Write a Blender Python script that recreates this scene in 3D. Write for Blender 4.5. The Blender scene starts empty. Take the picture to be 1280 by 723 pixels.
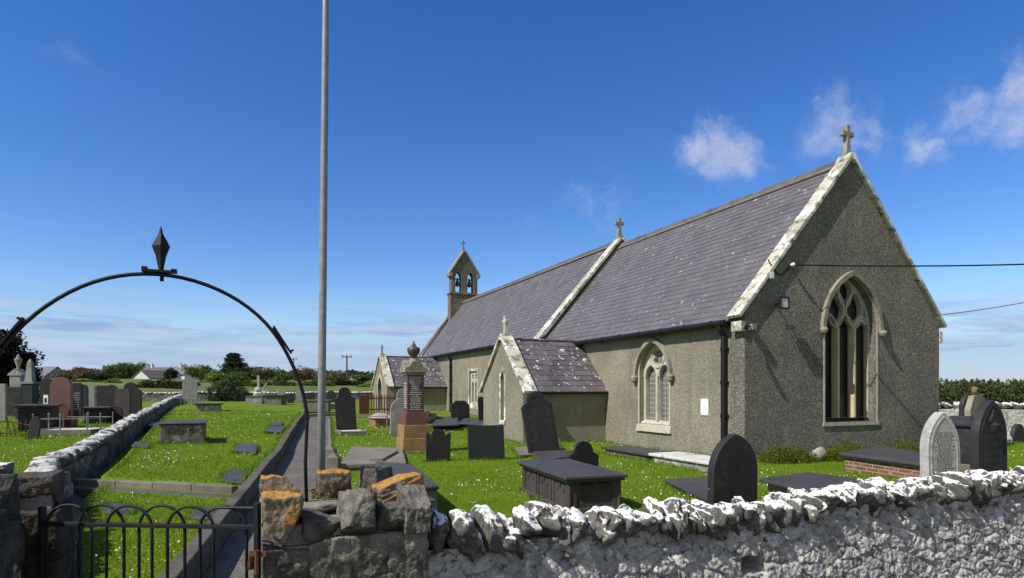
import bpy, bmesh, math, random
import numpy as np
from mathutils import Vector, Matrix, noise
from mathutils.geometry import tessellate_polygon
R = math.radians
scene = bpy.context.scene
COL = scene.collection
EYE, F, CX, HY = 1.75, 780.0, 640.0, 488.0          # eye height (m), focal length and horizon of the photograph (1280 px wide)
CO = np.array([5.72, 15.34])                        # south-east corner of the church
random.seed(3)
SKY_AIR, SKY_DUST, SKY_OZ, SKY_SAT, SKY_STR, EXPO, SKY_HUE = 1.0, 0.1, 3.0, 1.33, 0.122, 0.33, 0.514
CLOUD_DARK, CLOUD_PALE, CUMULUS = (1.75, 2.65, 4.4), (3.15, 3.85, 5.2), (4.8, 5.0, 5.6)
FILLCLOUD = (2.9, 2.95, 3.1)
VX, VY = 0.9155, 0.4026                             # across the church (south to north)
UX, UY = -0.4026, 0.9155                            # along the church (east to west)
ROT = math.atan2(VY, VX)
W0 = np.array([-0.42, 4.10])                        # a point on the face of the road wall

def L(x, s):   # church frame -> world
    return (CO[0] + x*VX + s*UX, CO[1] + x*VY + s*UY)
def sst(t):
    t = np.clip(t, 0, 1); return t*t*(3-2*t)
def terr(x, y):
    x = np.asarray(x, float); y = np.asarray(y, float)
    s = (x-CO[0])*UX + (y-CO[1])*UY
    r = x/np.maximum(y, 1.0)
    m = sst((0.25-r)/0.35)
    z = 0.9*(1-np.exp(-np.maximum(0, s-5)/35))*m
    z = z + m*3.7*(1-np.exp(-np.maximum(0, s-62)/40))
    z = z - (1-m)*3.0*(1-np.exp(-np.maximum(0, y-28)/100))
    z = z + 0.03*np.sin(x*0.9+0.6)*np.sin(y*0.7) * np.clip((y-7)/6, 0, 1)
    q = (x-W0[0])*UX + (y-W0[1])*UY
    return np.where(q < 0.27, -0.5, z)
def path_edge(y): return -0.295*y                    # right edge of the path
IW0, IW1 = np.array([-5.35, 7.0]), np.array([-31.7, 60.0])   # inner boundary wall
def inwall_x(y):
    t = (y-IW0[1])/(IW1[1]-IW0[1]); return IW0[0] + t*(IW1[0]-IW0[0])
def in_lawn(x, y):
    x = np.asarray(x, float); y = np.asarray(y, float)
    return (x < path_edge(y)-1.33) & (x > inwall_x(y)+0.2) & (y > 4.6) & (y < 60)
def lawn_z(x, y):
    step = 10.75 + (x+7.5)*(-0.30)                     # low kerb across the lawn
    up = np.where(np.asarray(y) > step, 0.25, 0.14)
    return terr(x, y) + up*(1-sst((np.asarray(y)-35)/20)) + 0.012
def surf(x, y):
    return np.where(in_lawn(x, y), lawn_z(x, y), terr(x, y))
def at(px, py, Y): return Vector(((px-CX)/F*Y, Y, EYE-(py-HY)/F*Y))
def gpt(px, py, z0=None):
    Y = 10.0; k = (px-CX)/F; z = 0.0
    for i in range(60):
        z = float(surf(k*Y, Y)) if z0 is None else z0
        Yn = (EYE-z)*F/max(py-HY, 1.0)
        Y = Y*0.5 + min(Yn, 140)*0.5
    return Vector((k*Y, Y, z))

# ------------------------------------------------------------------ mesh helpers
class MB:
    def __init__(s): s.v = []; s.f = []; s.r = []; s.mi = []
    def add(s, vs, fs, r=None):
        o = len(s.v); s.v.extend([tuple(p) for p in vs])
        r = random.random() if r is None else r
        for f in fs: s.f.append(tuple(i+o for i in f)); s.r.append(r)
    def hexa(s, p, r=None):   # 8 points, bottom 4 then top 4
        s.add(p, [(3,2,1,0),(4,5,6,7),(0,1,5,4),(1,2,6,5),(2,3,7,6),(3,0,4,7)], r)
    def box(s, x0, x1, y0, y1, z0, z1, r=None, taper=0.0):
        t = taper
        s.hexa([(x0,y0,z0),(x1,y0,z0),(x1,y1,z0),(x0,y1,z0),(x0+t,y0+t,z1),(x1-t,y0+t,z1),(x1-t,y1-t,z1),(x0+t,y1-t,z1)], r)
    def tube(s, pts, rad, n=8, cap=True, r=None):
        pts = [Vector(p) for p in pts]
        rads = rad if isinstance(rad, (list, tuple)) else [rad]*len(pts)
        rings = []; ref = None
        for i, p in enumerate(pts):
            d = (pts[min(i+1, len(pts)-1)]-pts[max(i-1, 0)]).normalized()
            if ref is None: ref = Vector((0,0,1)) if abs(d.z) < 0.9 else Vector((1,0,0))
            a = d.cross(ref).normalized(); b = a.cross(d).normalized(); ref = b
            rings.append([p+(a*math.cos(2*math.pi*k/n)+b*math.sin(2*math.pi*k/n))*rads[i] for k in range(n)])
        vs = [q for g in rings for q in g]; fs = []
        for i in range(len(pts)-1):
            for k in range(n):
                k2 = (k+1) % n; fs.append((i*n+k, i*n+k2, (i+1)*n+k2, (i+1)*n+k))
        if cap: fs.append(tuple(range(n))[::-1]); fs.append(tuple((len(pts)-1)*n+k for k in range(n)))
        s.add(vs, fs, r)
    def lathe(s, prof, cx=0, cy=0, n=16, r=None, phase=0):
        vs = []; fs = []
        for (rr, z) in prof:
            for k in range(n):
                a = 2*math.pi*k/n+phase; vs.append((cx+rr*math.cos(a), cy+rr*math.sin(a), z))
        for i in range(len(prof)-1):
            for k in range(n):
                k2 = (k+1) % n; fs.append((i*n+k, i*n+k2, (i+1)*n+k2, (i+1)*n+k))
        fs.append(tuple(range(n))[::-1]); fs.append(tuple((len(prof)-1)*n+k for k in range(n)))
        s.add(vs, fs, r)
    def extr(s, outer, holes, fr, d0, d1, r=None, front=True, back=True, osides=True):
        loops = [outer]+list(holes); allp = [p for l in loops for p in l]
        tris = tessellate_polygon([[Vector((p[0], p[1], 0)) for p in l] for l in loops])
        n = len(allp); vs = [fr(a, b, d0) for a, b in allp]+[fr(a, b, d1) for a, b in allp]; fs = []
        for t in tris:
            if front: fs.append(tuple(t))
            if back: fs.append(tuple(i+n for i in reversed(t)))
        o = 0
        for li, l in enumerate(loops):
            m = len(l)
            if li > 0 or osides:
                for i in range(m):
                    j = (i+1) % m; fs.append((o+i, o+j, o+j+n, o+i+n))
            o += m
        s.add(vs, fs, r)
    def build(s, name, mat, parent=None, bevel=0, smooth=False, loc=None, rotz=0, recalc=True):
        me = bpy.data.meshes.new(name); me.from_pydata(s.v, [], s.f)
        if recalc:
            bm = bmesh.new(); bm.from_mesh(me); bmesh.ops.recalc_face_normals(bm, faces=bm.faces); bm.to_mesh(me); bm.free()
        if len(s.r) == len(me.polygons):
            a = me.attributes.new('rnd', 'FLOAT', 'FACE'); a.data.foreach_set('value', s.r)
        if smooth: me.polygons.foreach_set('use_smooth', [True]*len(me.polygons))
        me.materials.append(mat)
        o = bpy.data.objects.new(name, me); COL.objects.link(o)
        if parent: o.parent = parent
        if loc is not None: o.location = loc
        o.rotation_euler.z = rotz
        if bevel:
            b = o.modifiers.new('bevel', 'BEVEL'); b.width = bevel; b.segments = 2; b.limit_method = 'ANGLE'; b.angle_limit = R(40)
        return o
def np_mesh(name, V, k, mat, rnd=None, parent=None, smooth=False):
    nf = len(V)//k; me = bpy.data.meshes.new(name)
    me.vertices.add(len(V)); me.vertices.foreach_set('co', np.asarray(V, np.float32).ravel())
    me.loops.add(len(V)); me.loops.foreach_set('vertex_index', np.arange(len(V), dtype=np.int32))
    me.polygons.add(nf); me.polygons.foreach_set('loop_start', np.arange(0, len(V), k, dtype=np.int32))
    try: me.polygons.foreach_set('loop_total', np.full(nf, k, np.int32))
    except Exception: pass
    me.update(calc_edges=True)
    if rnd is not None:
        a = me.attributes.new('rnd', 'FLOAT', 'FACE'); a.data.foreach_set('value', np.asarray(rnd, np.float32))
    me.materials.append(mat)
    o = bpy.data.objects.new(name, me); COL.objects.link(o)
    if parent: o.parent = parent
    return o
def grid_mesh(name, P, mat, parent=None, smooth=True, attr=None):
    n, m, _ = P.shape; me = bpy.data.meshes.new(name)
    idx = np.arange(n*m).reshape(n, m)
    q = np.stack([idx[:-1,:-1], idx[:-1,1:], idx[1:,1:], idx[1:,:-1]], -1).reshape(-1, 4).astype(np.int32)
    me.vertices.add(n*m); me.vertices.foreach_set('co', P.astype(np.float32).ravel())
    me.loops.add(q.size); me.loops.foreach_set('vertex_index', q.ravel())
    me.polygons.add(len(q)); me.polygons.foreach_set('loop_start', np.arange(0, q.size, 4, dtype=np.int32))
    try: me.polygons.foreach_set('loop_total', np.full(len(q), 4, np.int32))
    except Exception: pass
    me.update(calc_edges=True)
    if smooth: me.polygons.foreach_set('use_smooth', np.ones(len(q), bool))
    if attr is not None:
        a = me.attributes.new('rnd', 'FLOAT', 'POINT'); a.data.foreach_set('value', attr.astype(np.float32).ravel())
    me.materials.append(mat)
    o = bpy.data.objects.new(name, me); COL.objects.link(o)
    if parent: o.parent = parent
    return o
def tag(o, label=None, cat=None, group=None, kind=None):
    if label: o['label'] = label
    if cat: o['category'] = cat
    if group: o['group'] = group
    if kind: o['kind'] = kind
    return o
def thing(name, label, cat, loc, rotz=0, group=None):
    o = bpy.data.objects.new(name, None); COL.objects.link(o); o.empty_display_size = 0.2
    o.location = loc; o.rotation_euler.z = rotz
    return tag(o, label, cat, group)

# ------------------------------------------------------------------ materials
def new_mat(name):
    m = bpy.data.materials.new(name); m.use_nodes = True
    nt = m.node_tree; nt.nodes.clear()
    return m, nt
def N(nt, t, **kw):
    n = nt.nodes.new(t)
    for k, v in kw.items():
        if k in n.inputs: n.inputs[k].default_value = v
        else: setattr(n, k, v)
    return n
def rgba(c): return (c[0], c[1], c[2], 1.0)
def mixc(nt, fac, a, b, mode='MIX'):
    n = nt.nodes.new('ShaderNodeMix'); n.data_type = 'RGBA'; n.blend_type = mode
    for sock, val in ((0, fac), (6, a), (7, b)):
        if isinstance(val, bpy.types.NodeSocket): nt.links.new(val, n.inputs[sock])
        else: n.inputs[sock].default_value = val if sock == 0 else rgba(val)
    return n.outputs[2]
def mrange(nt, v, a, b, c=0.0, d=1.0, smooth=False):
    n = nt.nodes.new('ShaderNodeMapRange'); n.clamp = True
    if smooth: n.interpolation_type = 'SMOOTHSTEP'
    nt.links.new(v, n.inputs[0])
    for i, x in ((1, a), (2, b), (3, c), (4, d)): n.inputs[i].default_value = x
    return n.outputs[0]
def math_(nt, op, a, b=0.0):
    n = nt.nodes.new('ShaderNodeMath'); n.operation = op
    for i, v in ((0, a), (1, b)):
        if isinstance(v, bpy.types.NodeSocket): nt.links.new(v, n.inputs[i])
        else: n.inputs[i].default_value = v
    return n.outputs[0]
def coords(nt, world=False):
    if world: return nt.nodes.new('ShaderNodeNewGeometry').outputs['Position']
    return nt.nodes.new('ShaderNodeTexCoord').outputs['Object']
def nz(nt, co, scale, detail=4.0, rough=0.6, dist=0.0, kind='fac', stretch=None):
    if stretch:
        mp = nt.nodes.new('ShaderNodeMapping'); nt.links.new(co, mp.inputs[0]); mp.inputs['Scale'].default_value = stretch; co = mp.outputs[0]
    n = N(nt, 'ShaderNodeTexNoise', Scale=scale, Detail=detail, Roughness=rough, Distortion=dist)
    nt.links.new(co, n.inputs['Vector']); return n.outputs[0] if kind == 'fac' else n.outputs[1]
def finish(nt, col, rough=0.85, bump=None, spec=0.3, metal=0.0, trans=0.0, dist=0.02, strength=0.6):
    b = nt.nodes.new('ShaderNodeBsdfPrincipled'); out = nt.nodes.new('ShaderNodeOutputMaterial')
    if isinstance(col, bpy.types.NodeSocket): nt.links.new(col, b.inputs['Base Color'])
    else: b.inputs['Base Color'].default_value = rgba(col)
    if isinstance(rough, bpy.types.NodeSocket): nt.links.new(rough, b.inputs['Roughness'])
    else: b.inputs['Roughness'].default_value = rough
    b.inputs['Specular IOR Level'].default_value = spec; b.inputs['Metallic'].default_value = metal
    if bump is not None:
        bp = N(nt, 'ShaderNodeBump', Strength=strength, Distance=dist); nt.links.new(bump, bp.inputs['Height']); nt.links.new(bp.outputs[0], b.inputs['Normal'])
    nt.links.new(b.outputs[0], out.inputs[0]); return b
def stone_mat(name, c1, c2, scale=3.0, rough=0.85, bs=40.0, bd=0.01, spots=(), rnd=0.0, spec=0.3, world=False, top=None, fine=0.35, streak=None, topamt=(0.2, 0.75)):
    """two mottled tones + fine grain; spots = (colour, scale, lo, hi) patches (lichen, wear); top = colour of growth on upward faces"""
    m, nt = new_mat(name); co = coords(nt, world)
    a = nz(nt, co, scale, 5, 0.65); col = mixc(nt, mrange(nt, a, 0.32, 0.68), c1, c2)
    g = nz(nt, co, scale*14, 3, 0.7)
    col = mixc(nt, 1.0, col, mixc(nt, mrange(nt, g, 0.25, 0.75), (1-fine,)*3, (1+fine*0.6,)*3), 'MULTIPLY')
    if streak:
        st = nz(nt, co, 1.0, 4, 0.6, stretch=(streak[1], streak[1], streak[1]*0.12)); col = mixc(nt, mrange(nt, st, streak[2], streak[3]), col, streak[0])
    if rnd:
        at_ = nt.nodes.new('ShaderNodeAttribute'); at_.attribute_name = 'rnd'
        v = mrange(nt, at_.outputs['Fac'], 0, 1, 1-rnd, 1+rnd); cc = nt.nodes.new('ShaderNodeCombineColor')
        for i in range(3): nt.links.new(v, cc.inputs[i])
        col = mixc(nt, 1.0, col, cc.outputs[0], 'MULTIPLY')
    for (sc, ss, lo, hi) in (() if top else spots):
        f = mrange(nt, nz(nt, co, ss, 6, 0.7, 0.3), lo, hi); col = mixc(nt, f, col, sc)
    if top:
        ge = nt.nodes.new('ShaderNodeNewGeometry'); sx = nt.nodes.new('ShaderNodeSeparateXYZ'); nt.links.new(ge.outputs['Normal'], sx.inputs[0])
        k = math_(nt, 'ADD', sx.outputs[2], math_(nt, 'MULTIPLY', math_(nt, 'SUBTRACT', nz(nt, co, 9, 5, 0.7), 0.5), 2.2))
        col = mixc(nt, mrange(nt, k, topamt[0], topamt[1]), col, top)
    for (sc, ss, lo, hi) in (spots if top else ()):
        col = mixc(nt, mrange(nt, nz(nt, co, ss, 6, 0.7, 0.3), lo, hi), col, sc)
    h = math_(nt, 'ADD', nz(nt, co, bs, 4, 0.7), math_(nt, 'MULTIPLY', nz(nt, co, bs*0.2, 3, 0.6), 1.5))
    finish(nt, col, rough, h, spec, dist=bd); return m
def leaf_mat(name, c1, c2, tr=0.25, rough=0.6):
    m, nt = new_mat(name)
    a = nt.nodes.new('ShaderNodeAttribute'); a.attribute_name = 'rnd'
    col = mixc(nt, a.outputs['Fac'], c1, c2)
    d = nt.nodes.new('ShaderNodeBsdfPrincipled'); nt.links.new(col, d.inputs['Base Color']); d.inputs['Roughness'].default_value = rough; d.inputs['Specular IOR Level'].default_value = 0.2
    t = nt.nodes.new('ShaderNodeBsdfTranslucent'); nt.links.new(col, t.inputs[0])
    mx = nt.nodes.new('ShaderNodeMixShader'); mx.inputs[0].default_value = tr
    nt.links.new(d.outputs[0], mx.inputs[1]); nt.links.new(t.outputs[0], mx.inputs[2])
    o = nt.nodes.new('ShaderNodeOutputMaterial'); nt.links.new(mx.outputs[0], o.inputs[0]); return m

def dash_mat(name, warm, dark):
    """pebble-dash render: small chips over a mortar ground, faint run-off streaks"""
    m, nt = new_mat(name); co = coords(nt)
    v = N(nt, 'ShaderNodeTexVoronoi', Scale=62.0); nt.links.new(co, v.inputs['Vector'])
    sp = nt.nodes.new('ShaderNodeSeparateColor'); nt.links.new(v.outputs['Color'], sp.inputs[0])
    col = mixc(nt, mrange(nt, sp.outputs[0], 0.0, 0.9), dark, warm)
    col = mixc(nt, mrange(nt, sp.outputs[1], 0.84, 0.9), col, (0.46, 0.43, 0.35))
    big = nz(nt, co, 0.6, 5, 0.6); col = mixc(nt, 1.0, col, mixc(nt, mrange(nt, big, 0.3, 0.7), (0.72, 0.72, 0.70), (1.14, 1.12, 1.05)), 'MULTIPLY')
    st = nz(nt, co, 1.0, 4, 0.6, stretch=(2.4, 2.4, 0.22)); col = mixc(nt, mrange(nt, st, 0.54, 0.8, 0, 0.6), col, (0.13, 0.12, 0.10))
    st2 = nz(nt, co, 1.7, 4, 0.6, stretch=(1.4, 1.4, 0.5)); col = mixc(nt, mrange(nt, st2, 0.60, 0.85, 0, 0.55), col, (0.42, 0.41, 0.37))
    h = math_(nt, 'ADD', math_(nt, 'MULTIPLY', v.outputs['Distance'], -1.0), math_(nt, 'MULTIPLY', nz(nt, co, 9, 4, 0.6), 0.8))
    finish(nt, col, 0.95, h, 0.2, dist=0.02, strength=0.7); return m

M = {}
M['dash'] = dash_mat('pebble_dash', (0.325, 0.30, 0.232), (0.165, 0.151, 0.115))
M['dash_shaded'] = dash_mat('pebble_dash_shaded', (0.205, 0.195, 0.176), (0.095, 0.090, 0.081))  # same dash, darkened to carry the grazing shade of the east gable
M['slates'] = stone_mat('roof_slates', (0.104, 0.095, 0.100), (0.154, 0.142, 0.146), 1.3, 0.55, 30, 0.004, spots=[((0.07, 0.065, 0.07), 0.8, 0.58, 0.8), ((0.62, 0.61, 0.58), 6.5, 0.635, 0.655)], rnd=0.06, spec=0.4, fine=0.15)
M['slates_white'] = stone_mat('porch_slates', (0.09, 0.078, 0.088), (0.15, 0.13, 0.142), 1.3, 0.6, 30, 0.004, spots=[((0.14, 0.11, 0.10), 1.2, 0.58, 0.8), ((0.76, 0.75, 0.72), 5.5, 0.605, 0.62)], rnd=0.28, spec=0.35, fine=0.2)
M['ridge'] = stone_mat('ridge_tiles', (0.085, 0.076, 0.078), (0.14, 0.124, 0.118), 4, 0.8, 40, 0.005, rnd=0.2)
M['mortar'] = stone_mat('mortar_band', (0.14, 0.125, 0.10), (0.20, 0.178, 0.14), 4, 0.9)
M['coping'] = stone_mat('lichened_coping', (0.38, 0.36, 0.28), (0.56, 0.54, 0.45), 2.2, 0.9, 30, 0.01, spots=[((0.80, 0.79, 0.74), 1.9, 0.50, 0.58), ((0.17, 0.16, 0.10), 3.4, 0.52, 0.60)], rnd=0.15)
M['freestone'] = stone_mat('window_freestone', (0.42, 0.38, 0.29), (0.54, 0.50, 0.40), 2.5, 0.85, 30, 0.006, spots=[((0.62, 0.60, 0.55), 3.0, 0.55, 0.70), ((0.22, 0.20, 0.15), 2.0, 0.60, 0.78)])
M['mullion'] = stone_mat('mullion_sandstone', (0.52, 0.43, 0.24), (0.62, 0.54, 0.34), 2.5, 0.85, 30, 0.004, spots=[((0.30, 0.26, 0.18), 3.0, 0.62, 0.8)])
M['weathered'] = stone_mat('weathered_stone', (0.22, 0.20, 0.15), (0.36, 0.34, 0.27), 3.5, 0.9, 30, 0.01, spots=[((0.12, 0.115, 0.09), 2.0, 0.52, 0.7), ((0.48, 0.47, 0.40), 5.0, 0.62, 0.7)])
M['bellcote'] = stone_mat('bellcote_stone', (0.11, 0.10, 0.078), (0.22, 0.205, 0.16), 3.0, 0.9, 30, 0.01, spots=[((0.07, 0.066, 0.052), 1.6, 0.52, 0.7), ((0.34, 0.33, 0.26), 4.0, 0.62, 0.7)])
M['slate'] = stone_mat('dark_slate', (0.019, 0.016, 0.018), (0.033, 0.028, 0.031), 2.0, 0.62, 60, 0.0015, spots=[((0.075, 0.07, 0.07), 3.0, 0.56, 0.72), ((0.30, 0.30, 0.28), 9.0, 0.68, 0.70)], spec=0.35, fine=0.3, rnd=0.2)
M['slate_blue'] = stone_mat('blue_slate', (0.018, 0.023, 0.026), (0.028, 0.035, 0.038), 2.0, 0.6, 60, 0.001, spec=0.35, fine=0.15)
M['ledger'] = stone_mat('slate_ledger', (0.047, 0.044, 0.045), (0.076, 0.071, 0.073), 1.8, 0.6, 50, 0.002, spots=[((0.5, 0.5, 0.48), 5.0, 0.745, 0.76), ((0.045, 0.042, 0.045), 1.5, 0.56, 0.75)], spec=0.4, fine=0.2)
M['brownslate'] = stone_mat('brown_slate', (0.05, 0.040, 0.038), (0.085, 0.068, 0.063), 2.0, 0.7, 40, 0.003, spots=[((0.30, 0.28, 0.26), 4.0, 0.68, 0.75)], fine=0.2)
M['granite_red'] = stone_mat('red_granite', (0.13, 0.06, 0.047), (0.20, 0.095, 0.072), 30, 0.4, 60, 0.001, spec=0.5, fine=0.4)
M['granite_brown'] = stone_mat('brown_granite', (0.075, 0.042, 0.036), (0.125, 0.072, 0.06), 30, 0.4, 60, 0.001, spec=0.5, fine=0.4)
M['granite_grey'] = stone_mat('grey_headstone', (0.20, 0.20, 0.185), (0.32, 0.32, 0.30), 2.6, 0.8, 40, 0.004, spots=[((0.52, 0.52, 0.48), 2.2, 0.60, 0.68), ((0.12, 0.12, 0.10), 1.7, 0.6, 0.75)])
M['marble'] = stone_mat('worn_pale_marble', (0.34, 0.33, 0.31), (0.50, 0.49, 0.46), 2.4, 0.8, 40, 0.003, spots=[((0.20, 0.20, 0.18), 2.2, 0.55, 0.72), ((0.62, 0.62, 0.58), 3.2, 0.6, 0.7)])
M['white_lichen'] = stone_mat('white_lichened_slab', (0.52, 0.50, 0.45), (0.74, 0.73, 0.68), 2.5, 0.9, 30, 0.01, spots=[((0.16, 0.15, 0.12), 2.4, 0.56, 0.64)])
M['sandstone'] = stone_mat('yellow_sandstone', (0.25, 0.155, 0.065), (0.36, 0.235, 0.10), 2.5, 0.9, 30, 0.006, spots=[((0.16, 0.12, 0.07), 2.5, 0.58, 0.72)], rnd=0.12)
M['concrete'] = stone_mat('old_concrete', (0.14, 0.128, 0.10), (0.23, 0.21, 0.17), 2.2, 0.95, 40, 0.006, spots=[((0.11, 0.105, 0.085), 1.5, 0.56, 0.72)], fine=0.25)
M['kerb_dark'] = stone_mat('mossy_shaded_kerb', (0.075, 0.07, 0.055), (0.14, 0.128, 0.10), 2.5, 0.95, 40, 0.006, spots=[((0.05, 0.05, 0.035), 1.5, 0.54, 0.7), ((0.22, 0.21, 0.17), 4.0, 0.62, 0.72)], fine=0.3)  # mossy tone, darkened further to paint in the path kerb's shade
M['path'] = stone_mat('tarmac_path', (0.115, 0.103, 0.085), (0.17, 0.153, 0.125), 1.2, 0.95, 90, 0.006, spots=[((0.09, 0.085, 0.07), 0.7, 0.55, 0.75)], world=True, fine=0.5)
M['road'] = stone_mat('road_asphalt', (0.09, 0.088, 0.082), (0.13, 0.127, 0.12), 1.2, 0.9, 90, 0.004, world=True)
M['rubble'] = stone_mat('lime_rubble', (0.29, 0.28, 0.262), (0.60, 0.58, 0.54), 12, 0.95, 75, 0.028, spots=[((0.66, 0.65, 0.61), 6.0, 0.55, 0.63), ((0.085, 0.08, 0.07), 14.0, 0.555, 0.62), ((0.36, 0.34, 0.27), 1.5, 0.58, 0.8)], rnd=0.35, fine=0.5)
M['rubble_mid'] = stone_mat('grey_rubble', (0.10, 0.096, 0.085), (0.32, 0.31, 0.28), 3.0, 0.95, 30, 0.03, spots=[((0.55, 0.54, 0.50), 3.5, 0.58, 0.65), ((0.05, 0.048, 0.04), 4.0, 0.56, 0.66)], rnd=0.6, fine=0.5)
M['rubble_dark'] = stone_mat('dark_rubble', (0.05, 0.047, 0.04), (0.20, 0.185, 0.155), 5.5, 0.95, 40, 0.03, spots=[((0.45, 0.43, 0.39), 5.0, 0.58, 0.65), ((0.03, 0.03, 0.026), 6.0, 0.56, 0.66)], rnd=0.6, fine=0.5)
M['cope'] = stone_mat('cope_stones', (0.055, 0.053, 0.045), (0.22, 0.212, 0.188), 6, 0.95, 40, 0.014, spots=[((0.46, 0.45, 0.41), 8.0, 0.60, 0.66), ((0.05, 0.049, 0.042), 10.0, 0.53, 0.58), ((0.24, 0.25, 0.13), 2.5, 0.60, 0.72)], rnd=0.35, top=(0.80, 0.79, 0.76), fine=0.5, topamt=(0.48, 0.64))
M['cope_grey'] = stone_mat('grey_cope_stones', (0.10, 0.098, 0.09), (0.24, 0.23, 0.21), 5, 0.95, 40, 0.012, spots=[((0.46, 0.45, 0.41), 5.0, 0.60, 0.68), ((0.07, 0.068, 0.06), 6.0, 0.50, 0.60)], rnd=0.35, top=(0.56, 0.55, 0.52), fine=0.5, topamt=(0.35, 0.8))
M['pierstone'] = stone_mat('pier_stone', (0.05, 0.045, 0.038), (0.24, 0.22, 0.18), 7, 0.95, 18, 0.05, spots=[((0.40, 0.39, 0.36), 4.0, 0.62, 0.70), ((0.46, 0.22, 0.04), 2.2, 0.63, 0.70)], rnd=0.35, fine=0.5)
M['pierstone_shaded'] = stone_mat('shaded_pier_stone', (0.03, 0.027, 0.023), (0.115, 0.10, 0.08), 7, 0.95, 18, 0.05, spots=[((0.34, 0.33, 0.30), 5.0, 0.63, 0.69), ((0.40, 0.19, 0.035), 2.4, 0.64, 0.70)], rnd=0.35, fine=0.5)  # pier stone darkened to put the left pier's shade into its colour
M['orangestone'] = stone_mat('orange_lichen_stone', (0.13, 0.11, 0.08), (0.26, 0.21, 0.14), 4.5, 0.95, 28, 0.03, spots=[((0.40, 0.39, 0.36), 4.0, 0.62, 0.70), ((0.40, 0.18, 0.03), 4.0, 0.55, 0.60), ((0.07, 0.06, 0.05), 7.0, 0.56, 0.64)], rnd=0.25, fine=0.45, top=(0.42, 0.21, 0.04), topamt=(0.55, 0.8))
M['iron'] = stone_mat('painted_iron', (0.010, 0.010, 0.011), (0.018, 0.017, 0.017), 8, 0.62, 60, 0.001, spots=[((0.07, 0.032, 0.018), 6, 0.62, 0.72)], spec=0.3)
M['rust'] = stone_mat('rusty_iron', (0.10, 0.04, 0.022), (0.17, 0.07, 0.035), 10, 0.85, 60, 0.002)
M['railing_grey'] = stone_mat('grey_painted_rail', (0.19, 0.175, 0.17), (0.30, 0.28, 0.27), 10, 0.7, 60, 0.001, spots=[((0.2, 0.09, 0.05), 8, 0.6, 0.7)])
M['redfence'] = stone_mat('red_oxide_boards', (0.115, 0.03, 0.022), (0.16, 0.047, 0.035), 4, 0.7, 50, 0.001, rnd=0.15)
M['galv'] = stone_mat('galvanised_steel', (0.20, 0.205, 0.205), (0.29, 0.295, 0.295), 14, 0.5, 60, 0.0006, spec=0.5, fine=0.12)
M['blackplastic'] = stone_mat('black_gutter', (0.010, 0.010, 0.011), (0.016, 0.016, 0.017), 4, 0.55, 40, 0.0005, spec=0.25)
M['white'] = stone_mat('white_enamel', (0.74, 0.74, 0.71), (0.80, 0.80, 0.77), 3, 0.5, 40, 0.0005, fine=0.04)
M['letter'] = stone_mat('cut_lettering', (0.55, 0.54, 0.52), (0.66, 0.65, 0.62), 9, 0.9)
M['letter_dark'] = stone_mat('dark_lettering', (0.20, 0.20, 0.19), (0.27, 0.27, 0.26), 9, 0.9)
M['pebbles'] = stone_mat('white_pebbles', (0.42, 0.40, 0.34), (0.72, 0.70, 0.64), 22, 0.9, 40, 0.02, fine=0.5)
M['rock_pale'] = stone_mat('pale_boulder', (0.30, 0.28, 0.22), (0.44, 0.42, 0.35), 3, 0.9, 30, 0.015)
M['roof_house'] = stone_mat('house_roof', (0.10, 0.085, 0.078), (0.16, 0.13, 0.12), 2, 0.8, 10, 0.02)
M['roof_grey'] = stone_mat('grey_house_roof', (0.14, 0.14, 0.14), (0.19, 0.185, 0.18), 2, 0.8, 10, 0.02)
M['housewall'] = stone_mat('white_house_wall', (0.52, 0.53, 0.50), (0.62, 0.63, 0.60), 1.5, 0.8, 10, 0.01, fine=0.05)
M['bark'] = stone_mat('bark', (0.06, 0.045, 0.03), (0.11, 0.085, 0.06), 6, 0.95, 20, 0.02)
M['wood_pole'] = stone_mat('pole_timber', (0.09, 0.075, 0.06), (0.13, 0.11, 0.09), 4, 0.9, 20, 0.004)
M['bell'] = stone_mat('bell_bronze', (0.02, 0.022, 0.02), (0.035, 0.036, 0.03), 8, 0.5, 30, 0.001, spec=0.5)
M['soil'] = stone_mat('bare_soil', (0.07, 0.045, 0.025), (0.13, 0.085, 0.05), 5, 0.95, 30, 0.03)
M['leafG'] = leaf_mat('leaf_green', (0.045, 0.085, 0.014), (0.12, 0.175, 0.035))
M['leafD'] = leaf_mat('leaf_dark', (0.014, 0.026, 0.008), (0.042, 0.066, 0.020), 0.15)
M['leafY'] = leaf_mat('leaf_bright', (0.11, 0.18, 0.015), (0.20, 0.26, 0.03))
M['leafB'] = leaf_mat('leaf_brown', (0.10, 0.08, 0.04), (0.19, 0.14, 0.075))
M['leafO'] = leaf_mat('leaf_olive', (0.075, 0.088, 0.03), (0.15, 0.155, 0.06))
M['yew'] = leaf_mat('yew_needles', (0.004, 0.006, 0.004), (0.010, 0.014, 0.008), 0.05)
M['pine'] = leaf_mat('pine_needles', (0.045, 0.062, 0.016), (0.105, 0.125, 0.038), 0.15)
M['moss'] = leaf_mat('moss_leaf', (0.055, 0.078, 0.006), (0.14, 0.155, 0.015), 0.15)
M['blade'] = leaf_mat('grass_blade', (0.115, 0.215, 0.008), (0.19, 0.305, 0.017), 0.30, 0.7)
M['petal'] = leaf_mat('daisy_petal', (0.72, 0.72, 0.68), (0.85, 0.85, 0.80), 0.2)
M['petalY'] = leaf_mat('buttercup_petal', (0.6, 0.5, 0.03), (0.7, 0.6, 0.05), 0.2)

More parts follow.
